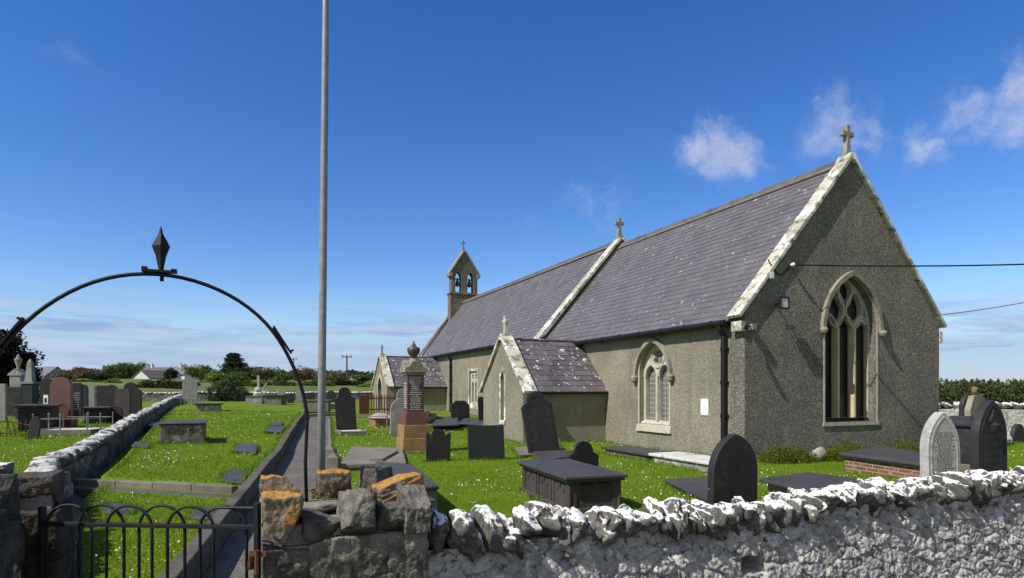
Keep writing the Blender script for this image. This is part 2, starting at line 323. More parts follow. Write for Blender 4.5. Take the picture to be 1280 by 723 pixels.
def grass_mat():
    m, nt = new_mat('lawn_grass'); co = coords(nt, True)
    a = nz(nt, co, 0.45, 6, 0.65); col = mixc(nt, mrange(nt, a, 0.35, 0.65), (0.095, 0.175, 0.007), (0.165, 0.225, 0.014))
    b = nz(nt, co, 26, 4, 0.75); col = mixc(nt, 1.0, col, mixc(nt, mrange(nt, b, 0.25, 0.75), (0.7, 0.7, 0.7), (1.15, 1.15, 1.1)), 'MULTIPLY')
    c = nz(nt, co, 1.6, 5, 0.7); col = mixc(nt, mrange(nt, c, 0.60, 0.82, 0, 0.5), col, (0.15, 0.165, 0.03))
    finish(nt, col, 0.95, b, 0.1, dist=0.05); return m
M['grass'] = grass_mat()
def field_mat():
    m, nt = new_mat('rough_field'); co = coords(nt, True)
    a = nz(nt, co, 0.06, 6, 0.7); col = mixc(nt, mrange(nt, a, 0.35, 0.65), (0.085, 0.125, 0.025), (0.20, 0.215, 0.085))
    b = nz(nt, co, 1.2, 5, 0.75); col = mixc(nt, 1.0, col, mixc(nt, mrange(nt, b, 0.25, 0.75), (0.6, 0.6, 0.6), (1.15, 1.15, 1.1)), 'MULTIPLY')
    finish(nt, col, 0.95, b, 0.1, dist=0.2); return m
M['field'] = field_mat()
def glass_mat(name, dark, lead, sx, sz, lw, rough=0.15):
    m, nt = new_mat(name); co = coords(nt); sp = nt.nodes.new('ShaderNodeSeparateXYZ'); nt.links.new(co, sp.inputs[0])
    h = math_(nt, 'ADD', sp.outputs[0], sp.outputs[1])
    f1 = math_(nt, 'LESS_THAN', math_(nt, 'FRACT', math_(nt, 'MULTIPLY', h, 1/sx)), lw/sx)
    f2 = math_(nt, 'LESS_THAN', math_(nt, 'FRACT', math_(nt, 'MULTIPLY', sp.outputs[2], 1/sz)), lw/sz)
    n = nz(nt, co, 3.5, 4, 0.6); base = mixc(nt, mrange(nt, n, 0.35, 0.65), dark, tuple(min(1, c*1.8) for c in dark))
    col = mixc(nt, math_(nt, 'MAXIMUM', f1, f2), base, lead)
    finish(nt, col, rough, n, 0.5, dist=0.004); return m
M['glass_dark'] = glass_mat('stained_glass_dark', (0.006, 0.006, 0.007), (0.016, 0.014, 0.013), 0.13, 0.12, 0.016, 0.4)
M['glass_guard'] = glass_mat('guarded_glass', (0.075, 0.072, 0.064), (0.33, 0.32, 0.29), 0.075, 0.15, 0.022, 0.6)
M['glass_house'] = glass_mat('house_glass', (0.02, 0.022, 0.025), (0.5, 0.5, 0.5), 1.0, 1.0, 0.08)
M['lamp_glass'] = glass_mat('floodlight_glass', (0.40, 0.42, 0.42), (0.5, 0.5, 0.5), 1.0, 1.0, 0.01, 0.1)
def brick_mat():
    m, nt = new_mat('tomb_bricks'); co = coords(nt); sp = nt.nodes.new('ShaderNodeSeparateXYZ'); nt.links.new(co, sp.inputs[0])
    cb = nt.nodes.new('ShaderNodeCombineXYZ'); nt.links.new(math_(nt, 'ADD', sp.outputs[0], sp.outputs[1]), cb.inputs[0]); nt.links.new(sp.outputs[2], cb.inputs[1])
    b = nt.nodes.new('ShaderNodeTexBrick'); nt.links.new(cb.outputs[0], b.inputs['Vector'])
    b.inputs['Color1'].default_value = (0.17, 0.062, 0.032, 1); b.inputs['Color2'].default_value = (0.27, 0.11, 0.055, 1); b.inputs['Mortar'].default_value = (0.36, 0.33, 0.27, 1)
    b.inputs['Scale'].default_value = 1.0; b.inputs['Brick Width'].default_value = 0.225; b.inputs['Row Height'].default_value = 0.075; b.inputs['Mortar Size'].default_value = 0.008
    n = nz(nt, co, 8, 5, 0.7); col = mixc(nt, mrange(nt, n, 0.56, 0.66, 0, 0.75), b.outputs['Color'], (0.42, 0.38, 0.30))
    finish(nt, col, 0.9, math_(nt, 'SUBTRACT', n, b.outputs['Fac']), 0.2, dist=0.01); return m
M['brick'] = brick_mat()
# ------------------------------------------------------------------ outlines
def arch_arc(a, rise, z0=0.0, n=9, cx=0.0):
    """pointed arch from left spring over the apex to right spring"""
    Rr = (a*a+rise*rise)/(2*a); c = Rr-a; th = math.acos(c/Rr); pts = []
    for i in range(n+1):
        t = th*i/n; pts.append((cx+c-Rr*math.cos(t), z0+Rr*math.sin(t)))
    for i in range(n-1, -1, -1):
        t = th*i/n; pts.append((cx-(c-Rr*math.cos(t)), z0+Rr*math.sin(t)))
    return pts
def lancet(a, zb, zs, rise, cx=0.0, n=9): return [(cx-a, zb)]+arch_arc(a, rise, zs, n, cx)+[(cx+a, zb)]
def drop(cx, cz, w, h, n=18, top=True):
    """ogee teardrop (reticulated tracery)"""
    p = []
    for i in range(2*n):
        t = math.pi*i/n; s = math.sin(t); c = math.cos(t)
        p.append((cx+w/2*(abs(s)**1.35)*(1 if s >= 0 else -1), cz+h/2*c))
    return p
def foil(cx, cz, r, k=4, n=8, ph=math.pi/4):
    p = []
    for j in range(k):
        a0 = ph+2*math.pi*j/k; ox, oz = cx+r*0.52*math.cos(a0), cz+r*0.52*math.sin(a0)
        for i in range(n):
            t = a0-math.pi*0.56+math.pi*1.12*i/(n-1); p.append((ox+r*0.48*math.cos(t), oz+r*0.48*math.sin(t)))
    return p

# slates: every slate its own quad with a thickness lip
def slate_plane(mb, P0, dl, du, length, slope, course=0.27, width=0.33, seed=1, skip=None):
    rnd = random.Random(seed); P0 = Vector(P0); dl = Vector(dl).normalized(); du = Vector(du).normalized()
    n = dl.cross(du).normalized()
    if n.z < 0: n = -n
    nc = int(slope/course)+1; course = slope/nc
    for i in range(nc):
        u0 = i*course-(0.02 if i else 0.05); u1 = (i+1)*course+0.03; x = -(width/2 if i % 2 else 0)-rnd.random()*0.05
        if i == nc-1: u1 = slope
        while x < length:
            w = width*(0.85+0.3*rnd.random()); a, b = max(0, x), min(length, x+w-0.005); x += w
            if b-a < 0.03: continue
            h0 = 0.015+rnd.random()*0.004; h1 = 0.004; j0 = rnd.random()*0.010; jt = rnd.random()*0.006
            p = [P0+dl*a+du*(u0+j0)+n*h0, P0+dl*b+du*(u0+j0)+n*(h0+jt), P0+dl*b+du*u1+n*h1, P0+dl*a+du*u1+n*h1]
            q = [P0+dl*a+du*(u0+j0)+n*(h0-0.009), P0+dl*b+du*(u0+j0)+n*(h0-0.009)]
            mb.add(p+q, [(0,1,2,3),(0,4,5,1)], rnd.random())
def slab_along(mb, a, b, w0, w1, lift, t, nseg, axis, rj=0.02):
    """coping stones from a to b (points), spread from w0 to w1 along axis, lifted and t thick"""
    a = Vector(a); b = Vector(b); ax = Vector(axis).normalized(); d = (b-a); ln = d.length; d.normalize()
    n = ax.cross(d).normalized()
    if n.z < 0: n = -n
    cuts = [0]+[ln*(i+random.uniform(-.15, .15))/nseg for i in range(1, nseg)]+[ln]
    for i in range(nseg):
        p0 = a+d*(cuts[i]+0.003); p1 = a+d*(cuts[i+1]-0.003); j = random.uniform(0, rj)*0.5; k = random.uniform(-rj, rj)*0.4
        mb.hexa([p0+ax*(w0+k)+n*lift, p1+ax*(w0+k)+n*lift, p1+ax*(w1+k)+n*lift, p0+ax*(w1+k)+n*lift,
                 p0+ax*(w0+k)+n*(lift+t+j), p1+ax*(w0+k)+n*(lift+t+j), p1+ax*(w1+k)+n*(lift+t+j), p0+ax*(w1+k)+n*(lift+t+j)])
def cross_mb(base, h, wid, th, dep, flare=1.9, face='y'):
    """a stone cross on a flared foot"""
    mb = MB(); bx, by, bz = base; hb = h*0.40; ca = h*0.70; t = th/2
    out = [(-t*flare, 0), (-t*1.05, hb), (-t*0.95, ca-t), (-wid/2, ca-t*1.15), (-wid/2, ca+t*1.15), (-t, ca+t), (-t*1.1, h), (t*1.1, h), (t, ca+t), (wid/2, ca+t*1.15), (wid/2, ca-t*1.15), (t*0.95, ca-t), (t*1.05, hb), (t*flare, 0)]
    fr = (lambda a, b, d: (bx+a, by+d, bz+b)) if face == 'y' else (lambda a, b, d: (bx+d, by+a, bz+b))
    mb.extr(out, [], fr, -dep/2, dep/2)
    k = t*flare*1.05
    mb.box(bx-k, bx+k, by-k, by+k, bz-0.12, bz+0.012)
    return mb

# ------------------------------------------------------------------ CHURCH (local x = across from the south wall, y = west along the wall, z up)
W = 7.47; RX = W/2; ZE, ZR = 3.50, 8.0; YJ = 10.95
NX0, NX1, NY1, NZE, NZR = 0.6, W-0.6, 31.7, 4.05, 8.22
church = thing('church', 'pebble-dashed parish church with purple slate roofs and a twin bellcote', 'church', (CO[0], CO[1], 0), ROT)
S = church
fy = lambda y0: (lambda a, b, d: (a, y0+d, b))       # plates facing east/west
fx = lambda x0: (lambda a, b, d: (x0+d, a, b))       # plates facing south/north
# east gable with its window opening
sl = (ZR-ZE)/(RX+0.2)
zw = ZE+0.2*sl
EWc, EWa, EWb, EWs, EWr = RX+0.03, 1.0, 0.90, 3.42, 1.40
mb = MB()
mb.extr([(0,-0.4),(W,-0.4),(W,zw-0.05),(RX,ZR-0.05),(0,zw-0.05)], [lancet(EWa, EWb, EWs, EWr, EWc, 12)], fy(0), 0, 0.5)
mb.build('east_gable', M['dash_shaded'], S)
SWc, SWa, SWb, SWs, SWr = 3.66, 0.72, 0.74, 2.28, 0.92
mb = MB()
mb.extr([(0.5,-0.4),(YJ,-0.4),(YJ,zw-0.05),(0.5,zw-0.05)], [lancet(SWa, SWb, SWs, SWr, SWc, 10)], fx(0), 0, 0.5)
mb.extr([(0.5,-0.4),(YJ,-0.4),(YJ,zw-0.05),(0.5,zw-0.05)], [], fx(W), 0, -0.5)
mb.build('chancel_wall', M['dash'], S)
mb = MB(); mb.extr([(-0.0,-0.4),(W,-0.4),(W,zw),(RX,ZR+0.16),(0,zw)], [], fy(YJ), 0, 0.4); mb.build('cross_gable', M['dash'], S)
# nave
NWc, NWa, NWb, NWt = 21.5, 0.62, 1.0, 2.82
mb = MB()
NX = NX0+0.2; nsl = (NZR-NZE)/(RX-NX0); nzw = NZE+0.2*nsl
mb.extr([(YJ+0.4,-0.4),(NY1,-0.4),(NY1,nzw-0.05),(YJ+0.4,nzw-0.05)], [[(NWc-NWa,NWb),(NWc-NWa,NWt),(NWc+NWa,NWt),(NWc+NWa,NWb)]], fx(NX), 0, 0.5)
mb.extr([(YJ+0.4,-0.4),(NY1,-0.4),(NY1,nzw-0.05),(YJ+0.4,nzw-0.05)], [], fx(W-NX), 0, -0.5)
mb.extr([(NX,-0.4),(W-NX,-0.4),(W-NX,nzw),(RX,NZR+0.1),(NX,nzw)], [], fy(NY1), 0, 0.5)
mb.build('nave_wall', M['dash'], S)
# roofs
def gable_roof(name, x0, xr, x1, ze, zr, y0, y1, seed, mat, course, width, parent=S):
    mb = MB()
    for (xe, sg) in ((x0, 1), (x1, -1)):
        e = Vector((xe, y0, ze)); u = Vector((xr-xe, 0, zr-ze)); ln = u.length; u.normalize()
        slate_plane(mb, e, (0,1,0), u, y1-y0, ln, course, width, seed+sg)
        n = Vector((0,1,0)).cross(u).normalized(); n = n if n.z > 0 else -n
        b = [e, e+u*ln, e+u*ln+Vector((0,y1-y0,0)), e+Vector((0,y1-y0,0))]
        mb.hexa([p-n*0.07 for p in b]+[p+n*0.001 for p in b], 0.2)
    o = mb.build(name, mat, parent, recalc=False); return o
rc = gable_roof('chancel_roof', -0.2, RX, W+0.2, ZE, ZR, 0.34, YJ-0.02, 11, M['slates'], 0.225, 0.31)
rn = gable_roof('nave_roof', NX0, RX, NX1, NZE, NZR, YJ+0.42, NY1+0.02, 21, M['slates'], 0.225, 0.31)
def ridge(parent, y0, y1, z):
    mb = MB(); y = y0; mo = MB()
    while y < y1-0.05:
        b = min(y1, y+0.46)-0.012; j = random.uniform(-0.01, 0.012)
        for sg in (-1, 1):
            mb.hexa([(RX, y, z+0.02+j), (RX, b, z+0.02+j), (RX+sg*0.17, b, z-0.18+j), (RX+sg*0.17, y, z-0.18+j), (RX, y, z+0.055+j), (RX, b, z+0.055+j), (RX+sg*0.185, b, z-0.155+j), (RX+sg*0.185, y, z-0.155+j)])
        y += 0.46
    o = mb.build('ridge_tile', M['ridge'], parent)
    for sg in (-1, 1): mo.hexa([(RX+sg*0.16, y0, z-0.165), (RX+sg*0.16, y1, z-0.165), (RX+sg*0.225, y1, z-0.24), (RX+sg*0.225, y0, z-0.24), (RX+sg*0.18, y0, z-0.13), (RX+sg*0.18, y1, z-0.13), (RX+sg*0.245, y1, z-0.205), (RX+sg*0.245, y0, z-0.205)])
    mo.build('mortar_band', M['mortar'], parent)
ridge(rc, 0.34, YJ-0.02, ZR+0.03); ridge(rn, YJ+0.42, NY1+0.02, NZR+0.03)
# copings
mb = MB()
for sg, xe in ((-1, -0.19), (1, W+0.14)):
    a = (xe, 0, ZE+(0.01 if sg < 0 else 0.06)*sl); b = (RX, 0, ZR-0.01)
    slab_along(mb, a, b, -0.10, 0.33, 0.02, 0.09, 8, (0,1,0))
mb.hexa([(RX-0.2,-0.10,ZR-0.05),(RX+0.2,-0.10,ZR-0.05),(RX+0.2,0.33,ZR-0.05),(RX-0.2,0.33,ZR-0.05),(RX-0.08,-0.09,ZR+0.14),(RX+0.08,-0.09,ZR+0.14),(RX+0.08,0.32,ZR+0.14),(RX-0.08,0.32,ZR+0.14)])
mb.box(-0.16, -0.004, -0.05, 0.30, ZE-0.30, ZE-0.05); mb.box(W+0.004, W+0.12, -0.03, 0.30, ZE-0.36, ZE-0.02)
mb.build('gable_coping', M['coping'], S, 0.012)
mb = MB()
for xe in (-0.22, W+0.22):
    slab_along(mb, (xe, YJ, ZE+0.24), (RX, YJ, ZR+0.24), -0.06, 0.44, 0.02, 0.11, 9, (0,1,0))
mb.build('cross_gable_coping', M['coping'], S, 0.012)
mb = MB()
for xe in (NX0-0.1, NX1+0.1):
    slab_along(mb, (xe, NY1, NZE+0.02), (RX, NY1, NZR+0.16), 0.02, 0.56, 0.03, 0.11, 8, (0,1,0))
mb.build('west_gable_coping', M['weathered'], S, 0.012)
cross_mb((RX, 0.12, ZR+0.13), 0.82, 0.44, 0.125, 0.14, 1.6).build('gable_cross', M['weathered'], S, 0.02)
cross_mb((RX, YJ+0.2, ZR+0.42), 0.80, 0.42, 0.13, 0.14).build('gable_cross', M['weathered'], S, 0.015)
# gutters and downpipes
def gutter(y0, y1, x, z):
    mb = MB(); mb.tube([(x, y0, z), (x, y1, z)], 0.075, 10)
    y = y0+0.5
    while y < y1: mb.tube([(x, y-0.03, z), (x, y+0.03, z)], 0.087, 10); y += 1.05
    mb.box(x+0.06, x+0.20, y0, y1, z-0.05, z+0.0)
    return mb.build('gutter', M['blackplastic'], S)
gutter(0.40, YJ-0.1, -0.25, ZE-0.055); gutter(YJ+0.5, NY1-0.1, NX0-0.05, NZE-0.055)
def downpipe(x, y, zt, zb):
    mb = MB(); xo = x-0.10
    mb.tube([(x-0.24, y, zt), (x-0.22, y, zt-0.12), (xo, y, zt-0.30), (xo, y, zb)], 0.072, 10)
    for z in np.arange(zb+0.25, zt-0.35, 0.85):
        mb.tube([(xo, y, z-0.05), (xo, y, z+0.05)], 0.086, 10); mb.box(xo, x+0.01, y-0.10, y+0.10, z-0.025, z+0.025)
    return mb.build('downpipe', M['blackplastic'], S)
downpipe(0.0, 0.62, ZE-0.08, 0.0); downpipe(NX, 25.3, NZE-0.08, 0.4)
# ---- east window
win = MB()
outer = lancet(EWa-0.002, EWb+0.002, EWs, EWr-0.003, EWc, 12)
lw = 0.285; off = 0.64
holes = []
for k in (-1, 0, 1):
    holes.append(lancet(lw, EWb+0.10, EWs-0.02, 0.40 if k == 0 else 0.36, EWc+k*off, 6))
for k in (-1, 1): holes.append(drop(EWc+k*0.36, EWs+0.52, 0.58, 0.92, 14))
holes.append(drop(EWc, EWs+0.97, 0.50, 0.78, 14))
for k in (-1, 1): holes.append([(EWc+k*0.62, EWs+0.28), (EWc+k*0.80, EWs+0.14), (EWc+k*0.90, EWs+0.20), (EWc+k*0.78, EWs+0.56), (EWc+k*0.69, EWs+0.62)][::k])
win.extr(outer, holes, fy(0.20), 0.0, 0.14)
# raised moulding ribs along the tracery bars
for k in (-1, 1):
    x = EWc+k*off/2
    win.tube([(x, 0.185, EWb+0.10), (x, 0.185, EWs)], 0.035, 6)
    pts = drop(EWc+k*0.36, EWs+0.52, 0.64, 1.0, 14); win.tube([(a, 0.19, b) for a, b in pts+pts[:1]], 0.022, 6)
pts = drop(EWc, EWs+0.98, 0.50, 0.80, 14); win.tube([(a, 0.19, b) for a, b in pts+pts[:1]], 0.022, 6)
for k in (-1, 0, 1): win.tube([(a, 0.19, b) for a, b in arch_arc(lw+0.03, 0.40, EWs-0.02, 6, EWc+k*off)], 0.028, 6)
w_ = win.build('east_window', M['freestone'], S)
mu = MB()
for k in (-1, 1): mu.hexa([(EWc+k*off/2-0.035, 0.13, EWb+0.10), (EWc+k*off/2+0.035, 0.13, EWb+0.10), (EWc+k*off/2+0.052, 0.30, EWb+0.10), (EWc+k*off/2-0.052, 0.30, EWb+0.10), (EWc+k*off/2-0.035, 0.13, EWs+0.02), (EWc+k*off/2+0.035, 0.13, EWs+0.02), (EWc+k*off/2+0.052, 0.30, EWs+0.02), (EWc+k*off/2-0.052, 0.30, EWs+0.02)])
mu.build('mullion', M['mullion'], w_, 0.008)
g = MB(); g.extr(lancet(EWa-0.01, EWb+0.01, EWs, EWr-0.02, EWc, 10), [], fy(0.355), 0, 0.02); g.build('glass', M['glass_dark'], w_)
def ring(mb, o, i, fr, d0, d1):
    n = len(o); vs = [fr(a, b, d) for d in (d0, d1) for l in (o, i) for a, b in l]; fs = []
    for k in range(n-1):
        fs += [(k, k+1, n+k+1, n+k), (2*n+k, 2*n+k+1, 3*n+k+1, 3*n+k), (k, k+1, 2*n+k+1, 2*n+k), (n+k, n+k+1, 3*n+k+1, 3*n+k)]
    fs += [(0, n, 3*n, 2*n), (n-1, 2*n-1, 4*n-1, 3*n-1)]
    mb.add(vs, fs)
def surround(c, a, zb, zs, r, t, fr, d0, d1):
    mb = MB(); ring(mb, lancet(a+t, zb, zs, r+t*1.25, c, 12), lancet(a+0.001, zb, zs, r+0.001, c, 12), fr, d0, d1); return mb
mb = surround(EWc, EWa, EWb, EWs, EWr, 0.055, fy(0), -0.012, 0.05)
mb.box(EWc-EWa-0.08, EWc+EWa+0.08, -0.03, 0.30, EWb-0.10, EWb+0.0); mb.build('jamb_surround', M['freestone'], w_)
mb = MB(); ring(mb, arch_arc(EWa+0.17, EWr+0.215, EWs-0.06, 12, EWc), arch_arc(EWa+0.055, EWr+0.07, EWs-0.06, 12, EWc), fy(0), -0.10, 0.02)
for k in (-1, 1): mb.lathe([(0.02, EWs-0.20), (0.08, EWs-0.16), (0.105, EWs-0.09), (0.08, EWs-0.02)], EWc+k*(EWa+0.14), -0.09, 10)
mb.build('hood_mould', M['weathered'], w_)
# ---- south chancel window (two lights under a foiled circle)
win = MB(); fr = fx(0.16)
holes = [lancet(0.28, SWb+0.10, SWs-0.12, 0.32, SWc+k*0.335, 7) for k in (-1, 1)]+[foil(SWc, SWs+0.46, 0.27, 4)]
win.extr(lancet(SWa-0.002, SWb+0.002, SWs, SWr-0.003, SWc, 10), holes, fr, 0, 0.12)
for k in (-1, 1): win.tube([(0.15, a, b) for a, b in arch_arc(0.285, 0.37, SWs-0.12, 7, SWc+k*0.335)], 0.03, 6)
win.tube([(0.15, SWc+0.31*math.cos(t), SWs+0.46+0.31*math.sin(t)) for t in np.linspace(0, 2*math.pi, 25)], 0.028, 6)
win.box(0.10, 0.2, SWc-0.045, SWc+0.045, SWb+0.10, SWs-0.10)
w_ = win.build('south_window', M['freestone'], S)
g = MB(); g.extr(lancet(SWa-0.01, SWb+0.01, SWs, SWr-0.02, SWc, 10), [], fx(0.29), 0, 0.02); g.build('glass', M['glass_guard'], w_)
mb = surround(SWc, SWa, SWb, SWs, SWr, 0.07, fx(0), -0.012, 0.05); mb.hexa([(-0.07, SWc-SWa-0.12, SWb-0.24), (0.15, SWc-SWa-0.12, SWb-0.24), (0.15, SWc+SWa+0.12, SWb-0.24), (-0.07, SWc+SWa+0.12, SWb-0.24), (-0.03, SWc-SWa-0.1, SWb-0.04), (0.2, SWc-SWa-0.1, SWb+0.10), (0.2, SWc+SWa+0.1, SWb+0.10), (-0.03, SWc+SWa+0.1, SWb-0.04)]); mb.build('jamb_surround', M['freestone'], w_)
mb = MB(); ring(mb, arch_arc(SWa+0.18, SWr+0.22, SWs-0.10, 10, SWc), arch_arc(SWa+0.08, SWr+0.10, SWs-0.10, 10, SWc), fx(0), -0.12, 0.02)
for k in (-1, 1): mb.lathe([(0.02, SWs-0.30), (0.09, SWs-0.24), (0.12, SWs-0.13), (0.09, SWs-0.06)], -0.08, SWc+k*(SWa+0.17), 10)
mb.build('hood_mould', M['weathered'], w_)
# ---- nave window (square headed, two cusped lights)
win = MB(); holes = []
for k in (-1, 1):
    holes.append(lancet(0.17, NWb+0.08, NWt-0.80, 0.24, NWc+k*0.26, 6)); holes.append(foil(NWc+k*0.26, NWt-0.30, 0.17, 4))
win.extr([(NWc-NWa+0.002,NWb+0.002),(NWc+NWa-0.002,NWb+0.002),(NWc+NWa-0.002,NWt-0.002),(NWc-NWa+0.002,NWt-0.002)], holes, fx(NX+0.08), 0, 0.14)
w_ = win.build('nave_window', M['freestone'], S)
g = MB(); g.box(NX+0.23, NX+0.25, NWc-NWa, NWc+NWa, NWb, NWt); g.build('glass', M['glass_guard'], w_)
mb = MB(); t = 0.16; o4 = [(NWc-NWa-t,NWb-t-0.15),(NWc-NWa-t,NWt+t),(NWc+NWa+t,NWt+t),(NWc+NWa+t,NWb-t-0.15)]
mb.extr(o4, [[(NWc-NWa,NWb),(NWc-NWa,NWt),(NWc+NWa,NWt),(NWc+NWa,NWb)]], fx(NX), -0.015, 0.05); mb.build('jamb_surround', M['coping'], w_)
# ---- porches
def porch(y0, Wd, xf, xw, ze, zr, zb, mat_roof, hole, nm):
    ym = y0+Wd/2; s_ = (zr-ze)/(Wd/2+0.12); zw_ = ze+0.12*s_
    mb = MB()
    mb.extr([(y0,zb-0.5),(y0+Wd,zb-0.5),(y0+Wd,zw_-0.06),(ym,zr-0.06),(y0,zw_-0.06)], [hole], fx(xf), 0, 0.35)
    for yy, d in ((y0, 0.35), (y0+Wd, -0.35)): mb.extr([(xf+0.35,zb-0.5),(xw-0.003,zb-0.5),(xw-0.003,zw_-0.06),(xf+0.35,zw_-0.06)], [], fy(yy), 0, d)
    p = mb.build(nm, M['dash'], S)
    rm = MB()
    for ye, sg in ((y0-0.12, 1), (y0+Wd+0.12, -1)):
        e = Vector((xf+0.36, ye, ze)); u = Vector((0, ym-ye, zr-ze)); ln = u.length; u.normalize()
        slate_plane(rm, e, (1,0,0), u, xw-xf-0.36-0.004, ln, 0.27, 0.34, 5+sg)
        n = Vector((1,0,0)).cross(u).normalized(); n = n if n.z > 0 else -n; dx = Vector((xw-xf-0.36-0.004,0,0))
        b = [e, e+u*ln, e+u*ln+dx, e+dx]; rm.hexa([q-n*0.06 for q in b]+[q+n*0.001 for q in b], 0.2)
    rm.tube([(xf+0.36, ym, zr+0.02), (xw-0.01, ym, zr+0.02)], 0.05, 8)
    rm.build('porch_roof', mat_roof, p, recalc=False)
    cm = MB()
    for ye in (y0-0.22, y0+Wd+0.22): slab_along(cm, (xf, ye, ze-0.10*s_), (xf, ym, zr+0.02), -0.09, 0.38, 0.03, 0.10, 5, (1,0,0))
    cm.box(xf-0.09, xf+0.38, ym-0.13, ym+0.13, zr-0.02, zr+0.2, taper=0.05)
    cm.build('porch_coping', M['coping'], p, 0.01)
    for ye in (y0-0.16, y0+Wd+0.16): em = MB(); em.tube([(xf+0.36, ye, ze-0.05), (xw-0.02, ye, ze-0.05)], 0.04, 8); em.build('gutter', M['blackplastic'], p)
    return p, ym
PY0, PW = 6.33, 3.5; PXF = -3.08
hc = PY0+1.68
p1, ym1 = porch(PY0, PW, PXF, 0.0, 1.72, 3.50, 0.0, M['slates_white'], lancet(0.15, 0.72, 2.08, 0.33, hc, 6), 'vestry_porch')
cross_mb((PXF+0.14, ym1, 3.70), 0.62, 0.30, 0.11, 0.12, 1.7, 'x').build('porch_cross', M['freestone'], p1, 0.015)
mb = MB(); ring(mb, lancet(0.27, 0.60, 2.08, 0.50, hc, 6), lancet(0.151, 0.60, 2.08, 0.331, hc, 6), fx(PXF), -0.014, 0.06); mb.box(PXF-0.04, PXF+0.2, hc-0.25, hc+0.25, 0.58, 0.72); mb.build('lancet_surround', M['coping'], p1)
mb = MB(); mb.extr(lancet(0.149, 0.73, 2.07, 0.32, hc, 6), [], fx(PXF+0.16), 0, 0.02); mb.build('lancet_glass', M['mullion'], p1)
P2Y, P2W, P2XF = 26.45, 4.3, NX-3.8
p2, ym2 = porch(P2Y, P2W, P2XF, NX, 1.98, 3.92, 0.4, M['slates_white'], lancet(0.62, 0.45, 1.75, 0.85, P2Y+P2W/2, 8), 'entrance_porch')
cross_mb((P2XF+0.14, ym2, 4.12), 0.55, 0.26, 0.10, 0.10, 1.7, 'x').build('porch_cross', M['weathered'], p2, 0.015)
mb = MB(); ring(mb, lancet(0.80, 0.45, 1.75, 1.08, ym2, 8), lancet(0.621, 0.45, 1.75, 0.851, ym2, 8), fx(P2XF), -0.02, 0.05); mb.build('arch_surround', M['freestone'], p2)
mb = MB(); mb.extr(lancet(0.61, 0.40, 1.75, 0.84, ym2, 8), [], fx(P2XF+0.25), 0, 0.05)
for k in range(-4, 5): mb.box(P2XF+0.235, P2XF+0.252, ym2+k*0.13-0.01, ym2+k*0.13+0.01, 0.42, 2.1)
mb.build('porch_door', M['brownslate'], p2)
# ---- bellcote on the west gable
BW, BY0, BY1 = 2.2, 31.25, 31.9; BZ = 8.70
mb = MB()
mb.extr([(RX-BW/2, 6.6), (RX+BW/2, 6.6), (RX+BW/2, BZ), (RX-BW/2, BZ)], [], fy(BY0), 0, BY1-BY0)
bc = mb.build('bellcote', M['bellcote'], S, 0.02)
mb = MB(); mb.box(RX-BW/2-0.06, RX+BW/2+0.06, BY0-0.06, BY1+0.06, BZ, BZ+0.12)
b0 = BZ+0.12; o = [(RX-1.0, b0), (RX+1.0, b0), (RX+1.0, b0+1.45), (RX+0.92, b0+1.62), (RX, b0+3.0), (RX-0.92, b0+1.62), (RX-1.0, b0+1.45)]
mb.extr(o, [lancet(0.24, b0+0.06, b0+1.05, 0.50, RX+k*0.46, 7) for k in (-1, 1)], fy(BY0), 0.04, BY1-BY0-0.04); mb.build('belfry_arcade', M['bellcote'], bc, 0.012)
mb = MB()
for k in (-1, 1):
    slab_along(mb, (RX+k*1.12, BY0, b0+1.36), (RX, BY0, b0+3.05), -0.04, BY1-BY0+0.04, 0.0, 0.10, 4, (0,1,0)); mb.box(RX+k*1.07-0.13, RX+k*1.07+0.13, BY0-0.05, BY1+0.05, b0+1.18, b0+1.42)
mb.build('bellcote_coping', M['weathered'], bc, 0.01)
cross_mb((RX, (BY0+BY1)/2, b0+3.22), 0.72, 0.40, 0.09, 0.09).build('bellcote_cross', M['weathered'], bc)
for k in (-1, 1):
    mb = MB(); cx = RX+k*0.46; cy = (BY0+BY1)/2; zt = b0+0.98
    mb.lathe([(0.02, zt+0.02), (0.07, zt), (0.11, zt-0.10), (0.13, zt-0.26), (0.20, zt-0.42), (0.19, zt-0.44)], cx, cy, 14)
    mb.tube([(cx, cy, zt-0.40), (cx, cy, zt-0.52)], 0.035, 8); mb.tube([(cx-0.235, cy, zt+0.06), (cx+0.235, cy, zt+0.06)], 0.045, 8); mb.tube([(cx, cy, zt), (cx, cy, zt+0.16)], 0.03, 6)
    mb.build('bell', M['bell'], bc, smooth=False)

# ------------------------------------------------------------------ fittings on the church walls
def ch(x, y, z): a = L(x, y); return Vector((a[0], a[1], z))
fl = thing('floodlight', 'square black floodlight bracketed to the dark east gable', 'floodlight', ch(1.02, 0, 0) + Vector((0,0,3.92)), ROT)
mb = MB(); mb.extr([(-0.15,-0.15),(0.15,-0.15),(0.15,0.15),(-0.15,0.15)], [[(-0.115,-0.115),(0.115,-0.115),(0.115,0.115),(-0.115,0.115)]], fy(-0.30), 0, 0.06); mb.box(-0.13, 0.13, -0.24, -0.17, -0.13, 0.13); mb.build('lamp_housing', M['iron'], fl)
mb = MB(); mb.box(-0.115, 0.115, -0.285, -0.27, -0.115, 0.115); mb.build('lamp_glass', M['lamp_glass'], fl)
mb = MB(); mb.tube([(0, -0.2, 0), (0, -0.12, -0.02), (0, 0.0, -0.02)], 0.025, 6); mb.tube([(-0.165, -0.27, 0), (-0.165, -0.10, 0), (0.165, -0.10, 0), (0.165, -0.27, 0)], 0.012, 6); mb.build('bracket', M['iron'], fl)
